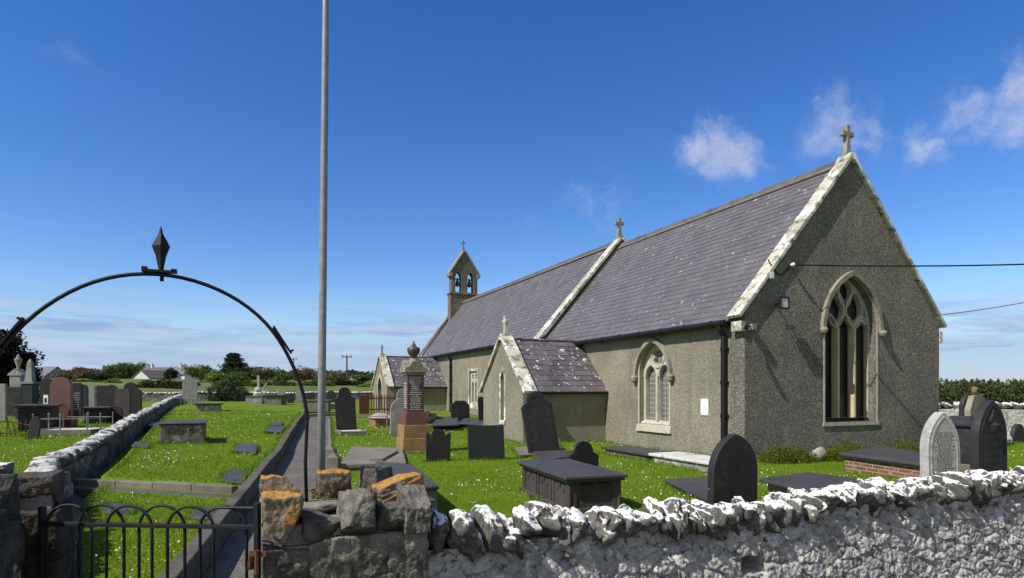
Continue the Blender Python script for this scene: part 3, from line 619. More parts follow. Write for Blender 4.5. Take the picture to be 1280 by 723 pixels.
def wallbox(name, label, cat, x, z, w, h, d, mat, extra=None):
    t = thing(name, label, cat, ch(x, 0, z), ROT); mb = MB(); mb.box(-w/2, w/2, -d, -0.002, -h/2, h/2); mb.build('box_body', mat, t, 0.006)
    mb = MB(); mb.box(-w/2*0.8, w/2*0.8, -d-0.006, -d-0.001, -h/2*0.8, h/2*0.8); mb.build('cover', mat, t); return t
wallbox('junction_box', 'small pale electrical box just above the floodlight', 'electrical box', 0.80, 4.62, 0.14, 0.17, 0.10, M['white'])
cam = wallbox('security_light', 'small pale security lamp low beside the gable eaves corner', 'wall lamp', 0.17, 3.30, 0.15, 0.15, 0.16, M['railing_grey'])
mb = MB(); mb.tube([(-0.07, -0.08, 0.02), (-0.20, -0.16, 0.0), (-0.32, -0.20, -0.03)], 0.022, 6); mb.tube([(-0.30, -0.20, 0.0), (-0.42, -0.30, -0.05)], 0.05, 8); mb.build('lamp_arm', M['blackplastic'], cam)
t = thing('wall_plaque', 'blank white rectangular plaque on the south chancel wall', 'plaque', ch(0, 1.42, 1.30), ROT)
mb = MB(); mb.box(-0.025, -0.003, -0.15, 0.15, -0.22, 0.22); mb.build('plaque_panel', M['white'], t, 0.004)
for a in (-0.12, 0.12):
    for b in (-0.19, 0.19): mb = MB(); mb.tube([(-0.024, a, b), (-0.030, a, b)], 0.012, 8); mb.build('fixing_screw', M['galv'], t)
def cable(name, label, pts, rad):
    mb = MB(); mb.tube(pts, rad, 6); o = mb.build(name, M['blackplastic']); tag(o, label, 'cable'); return o
e0 = ch(1.48, -0.12, 4.93); e1 = Vector((19.5, 15.5, 5.28))
cable('supply_cable', 'thick black supply cable running from the east gable out past the right edge', [e0+(e1-e0)*t-Vector((0,0,0.18*4*t*(1-t))) for t in np.linspace(0, 1, 20)], 0.020)
cable('lead_in_cable', 'thin black cable looping down the gable from the supply cable towards the eaves', [ch(x, -0.03, z) for x, z in ((1.48, 4.93), (1.30, 4.72), (1.16, 4.66), (1.02, 4.72), (0.93, 4.86), (0.80, 4.92), (0.74, 5.02))], 0.016)
t = thing('insulator', 'small white insulator on the gable where the cable is anchored', 'insulator', ch(1.50, 0, 4.94), ROT)
mb = MB(); mb.tube([(0, -0.16, 0), (0, -0.12, 0), (0, -0.06, 0)], [0.03, 0.05, 0.04], 10); mb.build('porcelain', M['white'], t)
mb = MB(); mb.tube([(0, -0.06, 0), (0, 0.0, 0)], 0.014, 6); mb.tube([(0, -0.12, 0), (0.12, -0.16, 0)], 0.02, 6); mb.build('hook', M['iron'], t)
f0 = ch(W+0.1, 5.5, 3.6); f0 = at(1150, 397, 21.5); f1 = at(1420, 349, 19.0)
cable('far_cable', 'thin black cable rising from behind the north eaves to the right', [f0+(f1-f0)*t-Vector((0,0,0.12*4*t*(1-t))) for t in np.linspace(0, 1, 12)], 0.013)
# ------------------------------------------------------------------ GROUND
def axis(a, b, fine0, fine1, step, grow=1.12):
    v = list(np.arange(fine0, fine1, step)); d = step; x = fine0
    while x > a: d *= grow; x -= d; v.insert(0, x)
    d = step; x = v[-1]
    while x < b: d *= grow; x += d; v.append(x)
    return np.array(v)
gx = axis(-3000, 3000, -12, 12, 0.22); gy = axis(-60, 4200, -1, 24, 0.22)
GX, GY = np.meshgrid(gx, gy, indexing='ij')
GZ = terr(GX, GY)
# the gateway: ground stays at path level between the piers
gate = (GX > -2.9) & (GX < -1.3) & (GY < 4.6) & (GY > 2.0)
GZ = np.where(gate, -0.06, GZ)
FIELD = 64
g = grid_mesh('ground', np.stack([GX, GY, GZ], -1), M['grass']); tag(g, kind='structure')
# rougher grass on the fields beyond the churchyard wall: a sheet just above the ground
fx_ = axis(-2500, 60, -160, -10, 2.0, 1.15); 
fx_ = fx_[fx_ < 60]; fy_ = axis(64, 3500, 66, 200, 2.0, 1.15); fy_ = fy_[fy_ >= 63.5]
AX, AY = np.meshgrid(fx_, fy_, indexing='ij')
o = grid_mesh('field', np.stack([AX, AY, terr(AX, AY)+0.03], -1), M['field']); tag(o, kind='structure')
# raised lawn left of the path
ny, nx_ = 260, 90
ys = np.concatenate([np.linspace(4.3, 16, 150), np.linspace(16.1, 60, 110)])
LP = np.zeros((len(ys), nx_, 3))
for i, y in enumerate(ys):
    xa = inwall_x(max(y, 7))+0.15 if y >= 7 else -3.6-(y-4.3)*0.62
    xb = path_edge(y)-1.30; xs = np.linspace(xa, xb, nx_)
    LP[i, :, 0] = xs; LP[i, :, 1] = y; LP[i, :, 2] = lawn_z(xs, y)
o = grid_mesh('lawn', LP, M['grass']); tag(o, kind='structure')
# path
PY1 = 32.0
def strip(name, ya, yb, fx0, fx1, lift, mat, n=80, kind='structure'):
    ys = np.linspace(ya, yb, n); P = np.zeros((n, 6, 3))
    for i, y in enumerate(ys):
        xs = np.linspace(fx0(y), fx1(y), 6); P[i,:,0] = xs; P[i,:,1] = y; P[i,:,2] = terr(xs, np.full(6, y))+lift
    return tag(grid_mesh(name, P, mat), kind=kind)
strip('path', 4.3, PY1, lambda y: path_edge(y)-1.16, lambda y: path_edge(y)+0.02, 0.012, M['path'])
# branch of the path towards the porch
bp = np.zeros((24, 6, 3))
for i, t in enumerate(np.linspace(0, 1, 24)):
    for j, k in enumerate(np.linspace(0, 1.3, 6)):
        x = path_edge(PY1)-1.16+t*3.4; y = PY1-1.35+k+t*2.2; bp[i,j] = (x, y, float(terr(x, y))+0.017)
o = grid_mesh('path', bp, M['path']); tag(o, kind='structure')
def kerb(name, label, pts, w, h, drop=0.15, mat=None, seg=1.6, lift=0.0, base=None):
    """kerb stones laid along pts (x,y) with top h above the terrain"""
    mb = MB()
    for (a, b) in zip(pts[:-1], pts[1:]):
        a = Vector((a[0], a[1], 0)); b = Vector((b[0], b[1], 0)); ln = (b-a).length; n = max(1, int(ln/seg)); d = (b-a)/n; pr = Vector((-d.y, d.x, 0)).normalized()*w/2
        for i in range(n):
            p0 = a+d*i+d.normalized()*0.006; p1 = a+d*(i+1); j = random.uniform(-0.012, 0.012)
            z0 = float(terr(p0.x, p0.y)); z1 = float(terr(p1.x, p1.y))
            q = [p0-pr, p1-pr, p1+pr, p0+pr]; zb = [z0-drop, z1-drop, z1-drop, z0-drop]; zt = [z0+h+j, z1+h+j, z1+h+j, z0+h+j]
            mb.hexa([(p.x, p.y, z) for p, z in zip(q, zb)]+[(p.x, p.y, z) for p, z in zip(q, zt)])
    o = mb.build(name, mat or M['concrete'], bevel=0.015); tag(o, label, 'kerb'); return o
yk = np.linspace(4.7, 32.2, 14)
kerb('path_kerb', 'long raised concrete kerb shading the left side of the tarmac path', [(path_edge(y)-1.25, y) for y in yk], 0.15, 0.31, mat=M['kerb_dark'])
kerb('end_kerb', 'short low kerb crossing the far end of the path', [(path_edge(32.3)-1.2, 32.35), (path_edge(32.3)+0.4, 33.3)], 0.16, 0.16)
yk = np.linspace(5.0, 31, 12)
kerb('edging_kerb', 'narrow flush concrete edging along the right side of the path', [(path_edge(y)+0.07, y) for y in yk], 0.10, 0.045)
def lawnstep(x): return 10.75+(x+7.5)*(-0.30)
kerb('lawn_kerb', 'mossy concrete kerb crossing the daisy lawn left of the path', [(x, lawnstep(x)-0.12) for x in np.linspace(-8.0, path_edge(9.8)-1.4, 6)], 0.14, 0.255, mat=M['concrete'], seg=2.4)
o = kerb('lawn_kerb_slab', 'flat concrete strip at the foot of the lawn kerb', [(x, lawnstep(x)-0.43) for x in np.linspace(-7.9, path_edge(9.5)-1.45, 6)], 0.26, 0.158, mat=M['kerb_dark'], seg=2.4)

# ------------------------------------------------------------------ ROCKS AND WALLS
def ico(sub):
    bm = bmesh.new(); bmesh.ops.create_icosphere(bm, subdivisions=sub, radius=1); v = np.array([p.co[:] for p in bm.verts]); f = [tuple(p.index for p in q.verts) for q in bm.faces]; bm.free(); return v, f
ICO = {k: ico(k) for k in (2, 3, 4, 5)}
def rock(mb, c, size, seed, cube=0.5, planes=7, rough=0.07, sub=3, rot=None, fr=None):
    rg = np.random.RandomState(seed); v, f = ICO[sub]; v = v.copy()
    q = v/np.abs(v).max(1, keepdims=True); p = v*(1-cube)+q*cube
    for i in range(planes):
        n = rg.normal(size=3); n /= np.linalg.norm(n); d = rg.uniform(0.62, 0.95); e = np.maximum(0, p@n-d); p = p-np.outer(e, n)
    of = rg.uniform(0, 90, 3)
    dis = np.array([noise.noise(Vector(x*1.3+of))*0.9+noise.noise(Vector(x*3.2+of))*0.6+noise.noise(Vector(x*7+of))*0.35+(noise.noise(Vector(x*15+of))*0.28 if sub > 3 else 0) for x in p])
    p = p*(1+rough*dis[:, None])*np.array(size)/2
    if rot is not None: p = p@np.array(rot.to_3x3()).T
    p = p+np.array(c)
    mb.add([fr(*x) for x in p] if fr else p, f, rg.rand())
def vnoise(x, y, seed):
    rg = np.random.RandomState(seed); T = rg.rand(257, 257); xi = np.floor(x).astype(int); yi = np.floor(y).astype(int); fx0 = x-xi; fy0 = y-yi
    u = fx0*fx0*(3-2*fx0); w = fy0*fy0*(3-2*fy0); xi %= 256; yi %= 256
    return (T[xi, yi]*(1-u)+T[xi+1, yi]*u)*(1-w)+(T[xi, yi+1]*(1-u)+T[xi+1, yi+1]*u)*w-0.5
def rubble_disp(X, Z, seed, cell=(0.20, 0.13), amp=1.0):
    """height of a rubble face at (X along, Z up): stones as warped Voronoi cells with open joints"""
    rg = np.random.RandomState(seed); x0, x1, z0, z1 = X.min()-.3, X.max()+.3, Z.min()-.3, Z.max()+.3
    wx = X+0.06*vnoise(X*5, Z*5, seed+1)+0.025*vnoise(X*17, Z*17, seed+3); wz = Z+0.06*vnoise(X*5+40, Z*5, seed+2)+0.025*vnoise(X*17, Z*17+50, seed+4)
    nxx = int((x1-x0)/cell[0])+2; nzz = int((z1-z0)/cell[1])+2
    jx = rg.rand(nxx, nzz); jz = rg.rand(nxx, nzz); hv = rg.rand(nxx, nzz); keep = rg.rand(nxx, nzz) > 0.25
    ci = np.floor((wx-x0)/cell[0]).astype(int); cj = np.floor((wz-z0)/cell[1]).astype(int)
    F1 = np.full(X.shape, 9.0); F2 = np.full(X.shape, 9.0); H = np.zeros(X.shape); TX = np.zeros(X.shape); TZ = np.zeros(X.shape); DX = np.zeros(X.shape); DZ = np.zeros(X.shape); tx = rg.uniform(-1, 1, (nxx, nzz)); tz = rg.uniform(-1, 1, (nxx, nzz))
    for di in (-2, -1, 0, 1, 2):
        for dj in (-2, -1, 0, 1, 2):
            i = np.clip(ci+di, 0, nxx-1); j = np.clip(cj+dj, 0, nzz-1)
            px = (i+jx[i, j]); pz = (j+jz[i, j]); d = np.sqrt(((wx-x0)/cell[0]-px)**2+((wz-z0)/cell[1]-pz)**2)+np.where(keep[i, j], 0, 5)
            nw = d < F1; F2 = np.where(nw, F1, np.minimum(F2, d)); H = np.where(nw, hv[i, j], H); TX = np.where(nw, tx[i, j], TX); TZ = np.where(nw, tz[i, j], TZ); DX = np.where(nw, (wx-x0)/cell[0]-px, DX); DZ = np.where(nw, (wz-z0)/cell[1]-pz, DZ); F1 = np.where(nw, d, F1)
    e = np.clip((F2-F1)/0.16, 0, 1)
    rdg = lambda f, s_: 0.5-np.abs(vnoise(X*f, Z*f*1.2, seed+s_)*2)*1.0
    n = 0.010*vnoise(X*9, Z*9, seed+5)+0.010*rdg(17, 6)+0.010*rdg(36, 7)+0.014*vnoise(X*55, Z*55, seed+8)+0.012*vnoise(X*100, Z*100, seed+9)
    tl = 0.012*(TX*DX+TZ*DZ)
    return amp*(0.026*(e-1)+0.024*(H-0.5)*e+tl*e+n), H*0.8+0.2*e
# ---- the road wall in the foreground (local x along the wall, y inwards)
roadwall = thing('rubble_wall', 'grey limestone rubble wall with upright white-topped cope stones along the road', 'wall', (W0[0], W0[1], 0), ROT)
WX0, WX1 = 0.30, 11.5
xs = np.arange(-0.16, WX1, 0.011); zs = np.arange(-0.52, 0.695, 0.011)
XX, ZZ = np.meshgrid(xs, zs, indexing='ij')
D, H = rubble_disp(XX, ZZ, 5, (0.17, 0.105))
# drain hole through the wall
hx, hz = 2.66, 0.30
hole = np.clip(1-np.maximum(np.abs(XX-hx)/0.13, np.abs(ZZ-hz)/0.075)+0.4*vnoise(XX*20, ZZ*20, 77), 0, 0.3)/0.3
D = D-0.24*np.clip(hole*2, 0, 1)
o = grid_mesh('rubble_face', np.stack([XX, -D+(ZZ+0.5)*0.15-0.11, ZZ], -1), M['rubble'], roadwall, attr=H)
mb = MB(); mb.box(-0.14, WX1, 0.26, 0.52, -0.6, 0.68); mb.box(-0.14, WX1, 0.07, 0.26, 0.60, 0.68); mb.build('wall_core', M['rubble_dark'], roadwall)
x = -0.10; k = 0; rnd = random.Random(4)
while x < WX1-0.1:
    wd = rnd.choice([0.10, 0.13, 0.16, 0.19, 0.23]); ht = rnd.uniform(0.20, 0.28); top = 0.915-0.10*min(1, max(0, (x-0.2)/1.0))+0.035*min(1, max(0, (x-2.5)/4))+rnd.uniform(-0.035, 0.05)+0.015*math.sin(x*1.7)-(0.04 if x < 0.4 else 0)
    mb = MB(); lean = rnd.uniform(-0.45, 0.45)
    rock(mb, (0, 0, 0), (wd*1.25, 0.42, ht*1.22), 100+k, cube=0.40, planes=18, rough=0.20, sub=4, rot=Matrix.Rotation(lean, 4, 'Y') @ Matrix.Rotation(rnd.uniform(-.2, .2), 4, 'Z'))
    o = mb.build('cope_stone', M['cope'], roadwall, smooth=True, loc=(x+wd/2, 0.16+rnd.uniform(-0.03, 0.05), top-ht*0.5))
    if False:   # wedge stone in the gap
        mb = MB(); rock(mb, (0, 0, 0), (0.12, 0.2, 0.14), 400+k, 0.4, 9, 0.1, 3); mb.build('cope_stone', M['cope'], roadwall, smooth=True, loc=(x+wd, 0.05, 0.74))
    x += wd*0.93; k += 1
pk = MB(); x = -0.05; k = 0
while x < WX1-0.1:
    wd = rnd.uniform(0.07, 0.15); rock(pk, (x+wd/2, rnd.choice([0.04, 0.30, 0.34, 0.38]), 0.69+rnd.uniform(-0.03, 0.05)), (wd*1.2, 0.16, rnd.uniform(0.12, 0.24)), 1500+k, 0.4, 12, 0.18, 3, Matrix.Rotation(rnd.uniform(-.5, .5), 4, 'Y')); x += wd*0.75; k += 1
tag(pk.build('packing_stones', M['cope'], roadwall, smooth=True), kind='stuff')
rp = np.zeros((60, 12, 3)); 
for i, t_ in enumerate(np.linspace(-60, 60, 60)):
    for j, q_ in enumerate(np.linspace(-9, 0.15, 12)): rp[i, j] = (W0[0]+t_*VX+q_*UX, W0[1]+t_*VY+q_*UY, -0.485)
tag(grid_mesh('road', rp, M['road']), kind='structure')
def wl(x, y, z=0): return Vector((W0[0]+x*VX+y*UX, W0[1]+x*VY+y*UY, z))
# ---- gate piers
def pier(label, x0, x1, y0, y1, rows, seed, tops, mt='pierstone'):
    t = thing('gate_pier', label, 'gate pier', wl(x0, y0), ROT); wd, dp = x1-x0, y1-y0
    mb = MB(); mb.box(0.02, wd-0.02, 0.012, dp-0.02, -0.5, rows[-1]-0.03); mb.box(0.05, wd-0.05, 0.05, dp-0.05, rows[-1]-0.029, rows[-1]+0.09); mb.build('mortar_core', M['rubble_mid'], t)
    rg = random.Random(seed); k = 0
    for z0, z1 in zip(rows[:-1], rows[1:]):
        n = rg.choice([3, 4]); cuts = [0]+sorted([(i+rg.uniform(-.22, .22))/n for i in range(1, n)])+[1]
        for i in range(n):
            for (ya, yb) in ((-0.02, dp*0.5), (dp*0.5, dp)):
                a, b = cuts[i]*wd, cuts[i+1]*wd; mb = MB(); k += 1
                rock(mb, (0, 0, 0), ((b-a)*1.04, (yb-ya)*1.02, (z1-z0)*1.04), seed*50+k, cube=0.985, planes=1, rough=0.085, sub=5 if ya < 0 and z0 > 0.2 else 3)
                mb.build('stone_block', M[mt], t, smooth=True, loc=((a+b)/2, (ya+yb)/2, (z0+z1)/2))
    for (a, y, z, sx, sy, sz, m, rz) in tops:
        k += 1; mb = MB(); rock(mb, (0, 0, 0), (sx, sy, sz), seed*50+k, cube=0.97, planes=3, rough=0.10, sub=5, rot=Matrix.Rotation(rz, 4, 'Y')); mb.build('top_stone', M[m], t, smooth=True, loc=(a, y, z))
    return t
PR = pier('dark rough stone gate pier with orange lichen right of the gate', -1.12, -0.15, -0.02, 0.66, [-0.5, -0.1, 0.28, 0.60, 0.85], 3,
     [(0.10, 0.10, 0.98, 0.22, 0.30, 0.30, 'orangestone', 0.0), (0.34, 0.12, 0.92, 0.26, 0.28, 0.16, 'pierstone', 0.03), (0.53, 0.08, 0.985, 0.20, 0.28, 0.27, 'pierstone', -0.02), (0.73, 0.10, 0.93, 0.19, 0.28, 0.18, 'pierstone', 0.0), (0.90, 0.09, 0.98, 0.17, 0.30, 0.28, 'pierstone', 0.02),
      (0.11, 0.50, 1.06, 0.24, 0.26, 0.24, 'orangestone', 0.0), (0.06, 0.33, 1.00, 0.16, 0.18, 0.18, 'orangestone', 0.1), (0.46, 0.56, 1.06, 0.22, 0.22, 0.27, 'orangestone', 0.0), (0.78, 0.60, 1.06, 0.24, 0.22, 0.26, 'pierstone', 0.05), (0.86, 0.30, 1.10, 0.30, 0.26, 0.13, 'orangestone', -0.42), (0.30, 0.42, 0.97, 0.34, 0.30, 0.10, 'concrete', 0.0), (0.64, 0.42, 0.96, 0.24, 0.26, 0.10, 'pierstone', 0.0), (0.99, 0.28, 0.82, 0.14, 0.30, 0.40, 'cope', 0.0)])
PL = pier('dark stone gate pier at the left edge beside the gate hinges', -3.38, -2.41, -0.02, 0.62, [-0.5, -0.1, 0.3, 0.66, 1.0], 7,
     [(0.80, 0.16, 1.10, 0.30, 0.30, 0.24, 'pierstone_shaded', 0.05), (0.50, 0.12, 1.14, 0.26, 0.30, 0.30, 'orangestone', -0.04), (0.20, 0.14, 1.12, 0.30, 0.32, 0.30, 'pierstone_shaded', 0.0), (0.82, 0.46, 1.14, 0.26, 0.24, 0.26, 'pierstone_shaded', 0.0), (0.48, 0.50, 1.19, 0.28, 0.24, 0.30, 'cope', 0.1), (0.18, 0.50, 1.20, 0.26, 0.22, 0.28, 'cope', -0.1)], 'pierstone_shaded')
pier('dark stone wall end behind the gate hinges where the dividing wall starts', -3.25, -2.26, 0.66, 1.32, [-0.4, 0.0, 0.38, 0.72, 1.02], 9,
     [(0.82, 0.18, 1.12, 0.28, 0.28, 0.22, 'pierstone_shaded', 0.0), (0.52, 0.16, 1.14, 0.28, 0.28, 0.26, 'orangestone', 0.0), (0.20, 0.18, 1.16, 0.30, 0.28, 0.30, 'pierstone_shaded', 0.0), (0.80, 0.48, 1.10, 0.26, 0.26, 0.18, 'pierstone', 0.0), (0.46, 0.48, 1.15, 0.3, 0.26, 0.24, 'cope', 0.0)], 'pierstone_shaded')
# ivy on the pier
def leaves(name, mat, centers, n, spread, size, parent=None, seed=1):
    rg = np.random.RandomState(seed); c = np.array(centers)[rg.randint(0, len(centers), n)]+rg.normal(size=(n, 3))*np.array(spread)
    return quads(name, mat, c, size*(0.6+0.8*rg.rand(n)), rg, parent)
def quads(name, mat, c, sz, rg, parent=None, flat=0.0, rn=None):
    n = len(c); a = rg.normal(size=(n, 3)); a[:, 2] *= (1-flat); a /= np.linalg.norm(a, axis=1, keepdims=True); b = rg.normal(size=(n, 3)); b -= (b*a).sum(1, keepdims=True)*a; b /= np.linalg.norm(b, axis=1, keepdims=True)
    s = np.asarray(sz)[:, None]; V = np.stack([c-a*s*0.6, c+b*s*0.32, c+a*s*0.6, c-b*s*0.32], 1).reshape(-1, 3)
    return np_mesh(name, V, 4, mat, rg.rand(n) if rn is None else rn, parent)
leaves('ivy', M['moss'], [(0.62, 0.22, 1.0), (0.68, 0.40, 1.03), (0.36, 0.50, 1.03), (0.72, 0.5, 1.0)], 420, (0.06, 0.05, 0.025), 0.028, PR, 3)
# ---- other dry walls: one mesh face plus a row of cope stones
def drywall(label, pts, h, th, mat, cope, copesz, seed, sub=2, step=0.05, hs=None, name='dry_stone_wall', copew=1.0):
    """h above the terrain"""
    a0 = Vector((pts[0][0], pts[0][1], float(terr(*pts[0])))); t = thing(name, label, 'wall', a0)
    fb = MB(); P = []; 
    ln = [0]
    for p, q in zip(pts[:-1], pts[1:]): ln.append(ln[-1]+math.hypot(q[0]-p[0], q[1]-p[1]))
    s = 0; seq = []
    st = step
    while s <= ln[-1]:
        i = max(k for k in range(len(ln)-1) if ln[k] <= s+1e-9); f = (s-ln[i])/(ln[i+1]-ln[i]); p, q = pts[i], pts[i+1]
        x, y = p[0]+(q[0]-p[0])*f, p[1]+(q[1]-p[1])*f; dx, dy = (q[0]-p[0]), (q[1]-p[1]); l = math.hypot(dx, dy); seq.append((x, y, dx/l, dy/l, s)); s += st; st *= 1.004
    seq = np.array(seq); nz_ = max(6, int(h/step/1.0)); nz_ = min(nz_, 40)
    for side in (-1, 1):
        zz = np.linspace(-0.35, h, nz_); X, Z = np.meshgrid(seq[:, 4], zz, indexing='ij'); D, H = rubble_disp(X, Z, seed+side, (0.30, 0.19))
        base = terr(seq[:, 0], seq[:, 1]); off = (th/2+D)*side
        PX = seq[:, 0][:, None]-seq[:, 3][:, None]*off-a0.x; PYY = seq[:, 1][:, None]+seq[:, 2][:, None]*off-a0.y; PZ = base[:, None]+Z-a0.z
        grid_mesh('stone_face', np.stack([PX, PYY, PZ], -1), mat, t, attr=H, smooth=True)
    em = MB()
    for k in (0, -1):
        x, y, dx, dy, _ = seq[k]; z = float(terr(x, y)); c = Vector((x-a0.x, y-a0.y, 0)); n = Vector((-dy, dx, 0))*th/2*0.97
        em.add([c-n+Vector((0,0,z-a0.z-0.35)), c+n+Vector((0,0,z-a0.z-0.35)), c+n+Vector((0,0,z-a0.z+h)), c-n+Vector((0,0,z-a0.z+h))], [(0,1,2,3)])
    em.build('wall_end', mat, t)
    cm = MB(); rg = random.Random(seed); s = 0; k = 0
    while s < ln[-1]:
        sz = copesz*rg.uniform(0.7, 1.35); i = max(j for j in range(len(ln)-1) if ln[j] <= s+1e-9); f = (s-ln[i])/(ln[i+1]-ln[i]); p, q = pts[i], pts[i+1]
        x, y = p[0]+(q[0]-p[0])*f, p[1]+(q[1]-p[1])*f; an = math.atan2(q[1]-p[1], q[0]-p[0]); z = float(terr(x, y))
        rock(cm, (x-a0.x, y-a0.y, z-a0.z+h+copesz*0.28), (sz*1.15, th*1.1*copew, copesz*rg.uniform(0.8, 1.25)), seed*7+k, 0.45, 7, 0.11, sub, Matrix.Rotation(an+rg.uniform(-.2, .2), 4, 'Z') @ Matrix.Rotation(rg.uniform(-.3, .3), 4, 'Y')); k += 1
        s += sz*0.95
    cm.build('cope_stones', cope, t, smooth=True); return t
drywall('long low dark stone wall with whitened cope dividing the two burial grounds', [tuple(IW0), (-7.1, 9.5), (-13.5, 22.6), tuple(IW1)], 0.54, 0.36, M['rubble_dark'], M['cope_grey'], 0.22, 31, 3, 0.045, copew=1.0)
drywall('short wall of dark blocks linking the left gate pier to the dividing wall', [(-3.45, 3.75), (-4.25, 5.2), (-5.2, 6.8)], 0.66, 0.36, M['rubble_dark'], M['cope_grey'], 0.20, 33, 3, 0.03)
drywall('distant dry stone boundary wall with white cope behind the left graves', [(-50.0, 55.0), (-31.7, 60.3), (-24, 64), (-10, 72), (8, 80)], 0.66, 0.55, M['rubble_mid'], M['cope'], 0.30, 41, 2, 0.10)
drywall('pale boundary wall topped by rounded white stones right of the church', [(11.0, 30.5), (16.2, 25.6), (22.5, 24.2), (32, 24)], 0.98, 0.5, M['rubble'], M['cope'], 0.36, 51, 3, 0.05)
# ---- gate with interlaced hoops
ga, gb = Vector((-2.785, 3.70, 0)), Vector((-1.47, 3.60, 0)); gl = (gb-ga).length
gate_o = thing('iron_gate', 'black iron gate with interlaced hoop top between the stone piers', 'gate', ga, math.atan2(gb.y-ga.y, gb.x-ga.x))
zr_ = 0.96; sp = 0.0935; nb = 14; xb = [0.035+sp*i for i in range(nb)]
for z in (0.07, zr_): mb = MB(); mb.box(0, gl, -0.018, 0.018, z-0.012, z+0.012); mb.build('rail', M['iron'], gate_o, 0.003)
for i in range(nb-3):
    if i % 2 == 0:
        a, b = xb[i], xb[i+3]; c = (a+b)/2; r = (b-a)/2; yy = 0.010 if (i//2) % 2 else -0.010
        pts = [(a, yy, 0.03), (a, yy, zr_-0.02)]+[(c-r*math.cos(t), yy, zr_-0.02+0.135*math.sin(t)) for t in np.linspace(0, math.pi, 17)[1:-1]]+[(b, yy, zr_-0.02), (b, yy, 0.03)]
        mb = MB(); mb.tube(pts, 0.0090, 6); mb.build('hoop', M['iron'], gate_o, smooth=True)
for xa, s0 in ((xb[-1], -1),):
    mb = MB(); mb.tube([(xa-0.14+0.14*math.sin(t), 0.0, zr_-0.02+0.13*math.cos(t)) for t in np.linspace(-1.2, 0, 8)]+[(gl-0.01, 0, zr_+0.11)], 0.0090, 6); mb.build('hoop', M['iron'], gate_o)
mb = MB(); mb.box(gl-0.012, gl+0.014, -0.02, 0.02, 0.0, zr_+0.14); mb.build('stile', M['iron'], gate_o, 0.003); mb = MB(); mb.box(-0.014, 0.012, -0.02, 0.02, 0.0, zr_+0.10); mb.build('stile', M['iron'], gate_o, 0.003)
mb = MB(); mb.box(gl-0.03, gl+0.07, -0.035, -0.022, 0.80, 0.83); mb.tube([(gl+0.02, -0.045, 0.70), (gl+0.02, -0.045, 0.84)], 0.012, 6); mb.build('latch', M['rust'], gate_o)
t = thing('latch_post', 'rusty red iron latch post fixed to the right pier', 'post', wl(-1.155, 0.02, 0), ROT)
mb = MB(); mb.box(-0.022, 0.012, -0.01, 0.03, -0.3, 0.80); mb.build('post_bar', M['rust'], t); mb = MB(); mb.tube([(-0.045, 0.0, 0.71), (-0.045, 0.0, 0.76)], 0.026, 10); mb.box(-0.05, 0.0, 0.0, 0.02, 0.74, 0.79); mb.build('hinge_cup', M['rust'], t)
# ---- arch over the gate
fr_ = wl(-0.855, 0.36, 0); fl_ = wl(-2.56, 0.36, 0); span = (fr_-fl_).length
arch = thing('gate_arch', 'rusting iron arch over the gateway with a spearhead finial on top', 'arch', fl_, ROT)
zs_, za = 1.53, 2.445
A = [(0, 0, 1.02), (0.0, 0, 1.28)]+[(span/2-span/2*math.cos(t), 0, zs_+(za-zs_)*math.sin(t)) for t in np.linspace(0, math.pi, 41)]+[(span, 0, 1.28), (span, 0, 1.0)]
A = [(p[0]+0.006*math.sin(p[2]*9), 0.004*math.sin(p[0]*7), p[2]) for p in A]
mb = MB(); mb.tube(A, [0.0115]*len(A), 10); mb.build('arch_pipe', M['iron'], arch, smooth=True)
for th_ in (0.62, math.pi-0.62):
    p = Vector((span/2-span/2*math.cos(th_), 0, zs_+(za-zs_)*math.sin(th_))); d = Vector((math.sin(th_)*span/2, 0, math.cos(th_)*(za-zs_))).normalized(); n = Vector((-d.z, 0, d.x)); n = n if n.z > 0 else -n
    mb = MB(); q = p+n*0.010; 
    mb.hexa([q-d*0.10+Vector((0,-0.02,0)), q+d*0.10+Vector((0,-0.02,0)), q+d*0.10+Vector((0,0.02,0)), q-d*0.10+Vector((0,0.02,0)), q-d*0.11+n*0.016+Vector((0,-0.02,0)), q+d*0.10+n*0.010+Vector((0,-0.02,0)), q+d*0.10+n*0.010+Vector((0,0.02,0)), q-d*0.11+n*0.016+Vector((0,0.02,0))])
    mb.tube([q+d*0.085, q+d*0.085+n*0.03], 0.008, 6); mb.build('lug', M['iron'], arch)
mb = MB(); cx = span/2+0.02
mb.box(cx-0.10, cx+0.085, -0.022, 0.022, za+0.012, za+0.026); mb.box(cx-0.10, cx-0.07, -0.022, 0.022, za+0.02, za+0.04); mb.box(cx+0.055, cx+0.085, -0.022, 0.022, za+0.02, za+0.036); mb.tube([(cx+0.005, 0, za-0.04), (cx+0.005, 0, za+0.05)], 0.012, 6); mb.build('finial_bracket', M['iron'], arch)
mb = MB(); pr = [(0.014, 0), (0.020, 0.03), (0.030, 0.09), (0.052, 0.155), (0.034, 0.195), (0.014, 0.235), (0.003, 0.285)]
mb.lathe([(r*0.95, z*0.93) for r, z in pr], 0, 0, 4, phase=0.05); o = mb.build('spearhead', M['iron'], arch, 0.003, loc=(cx, 0, za+0.026))
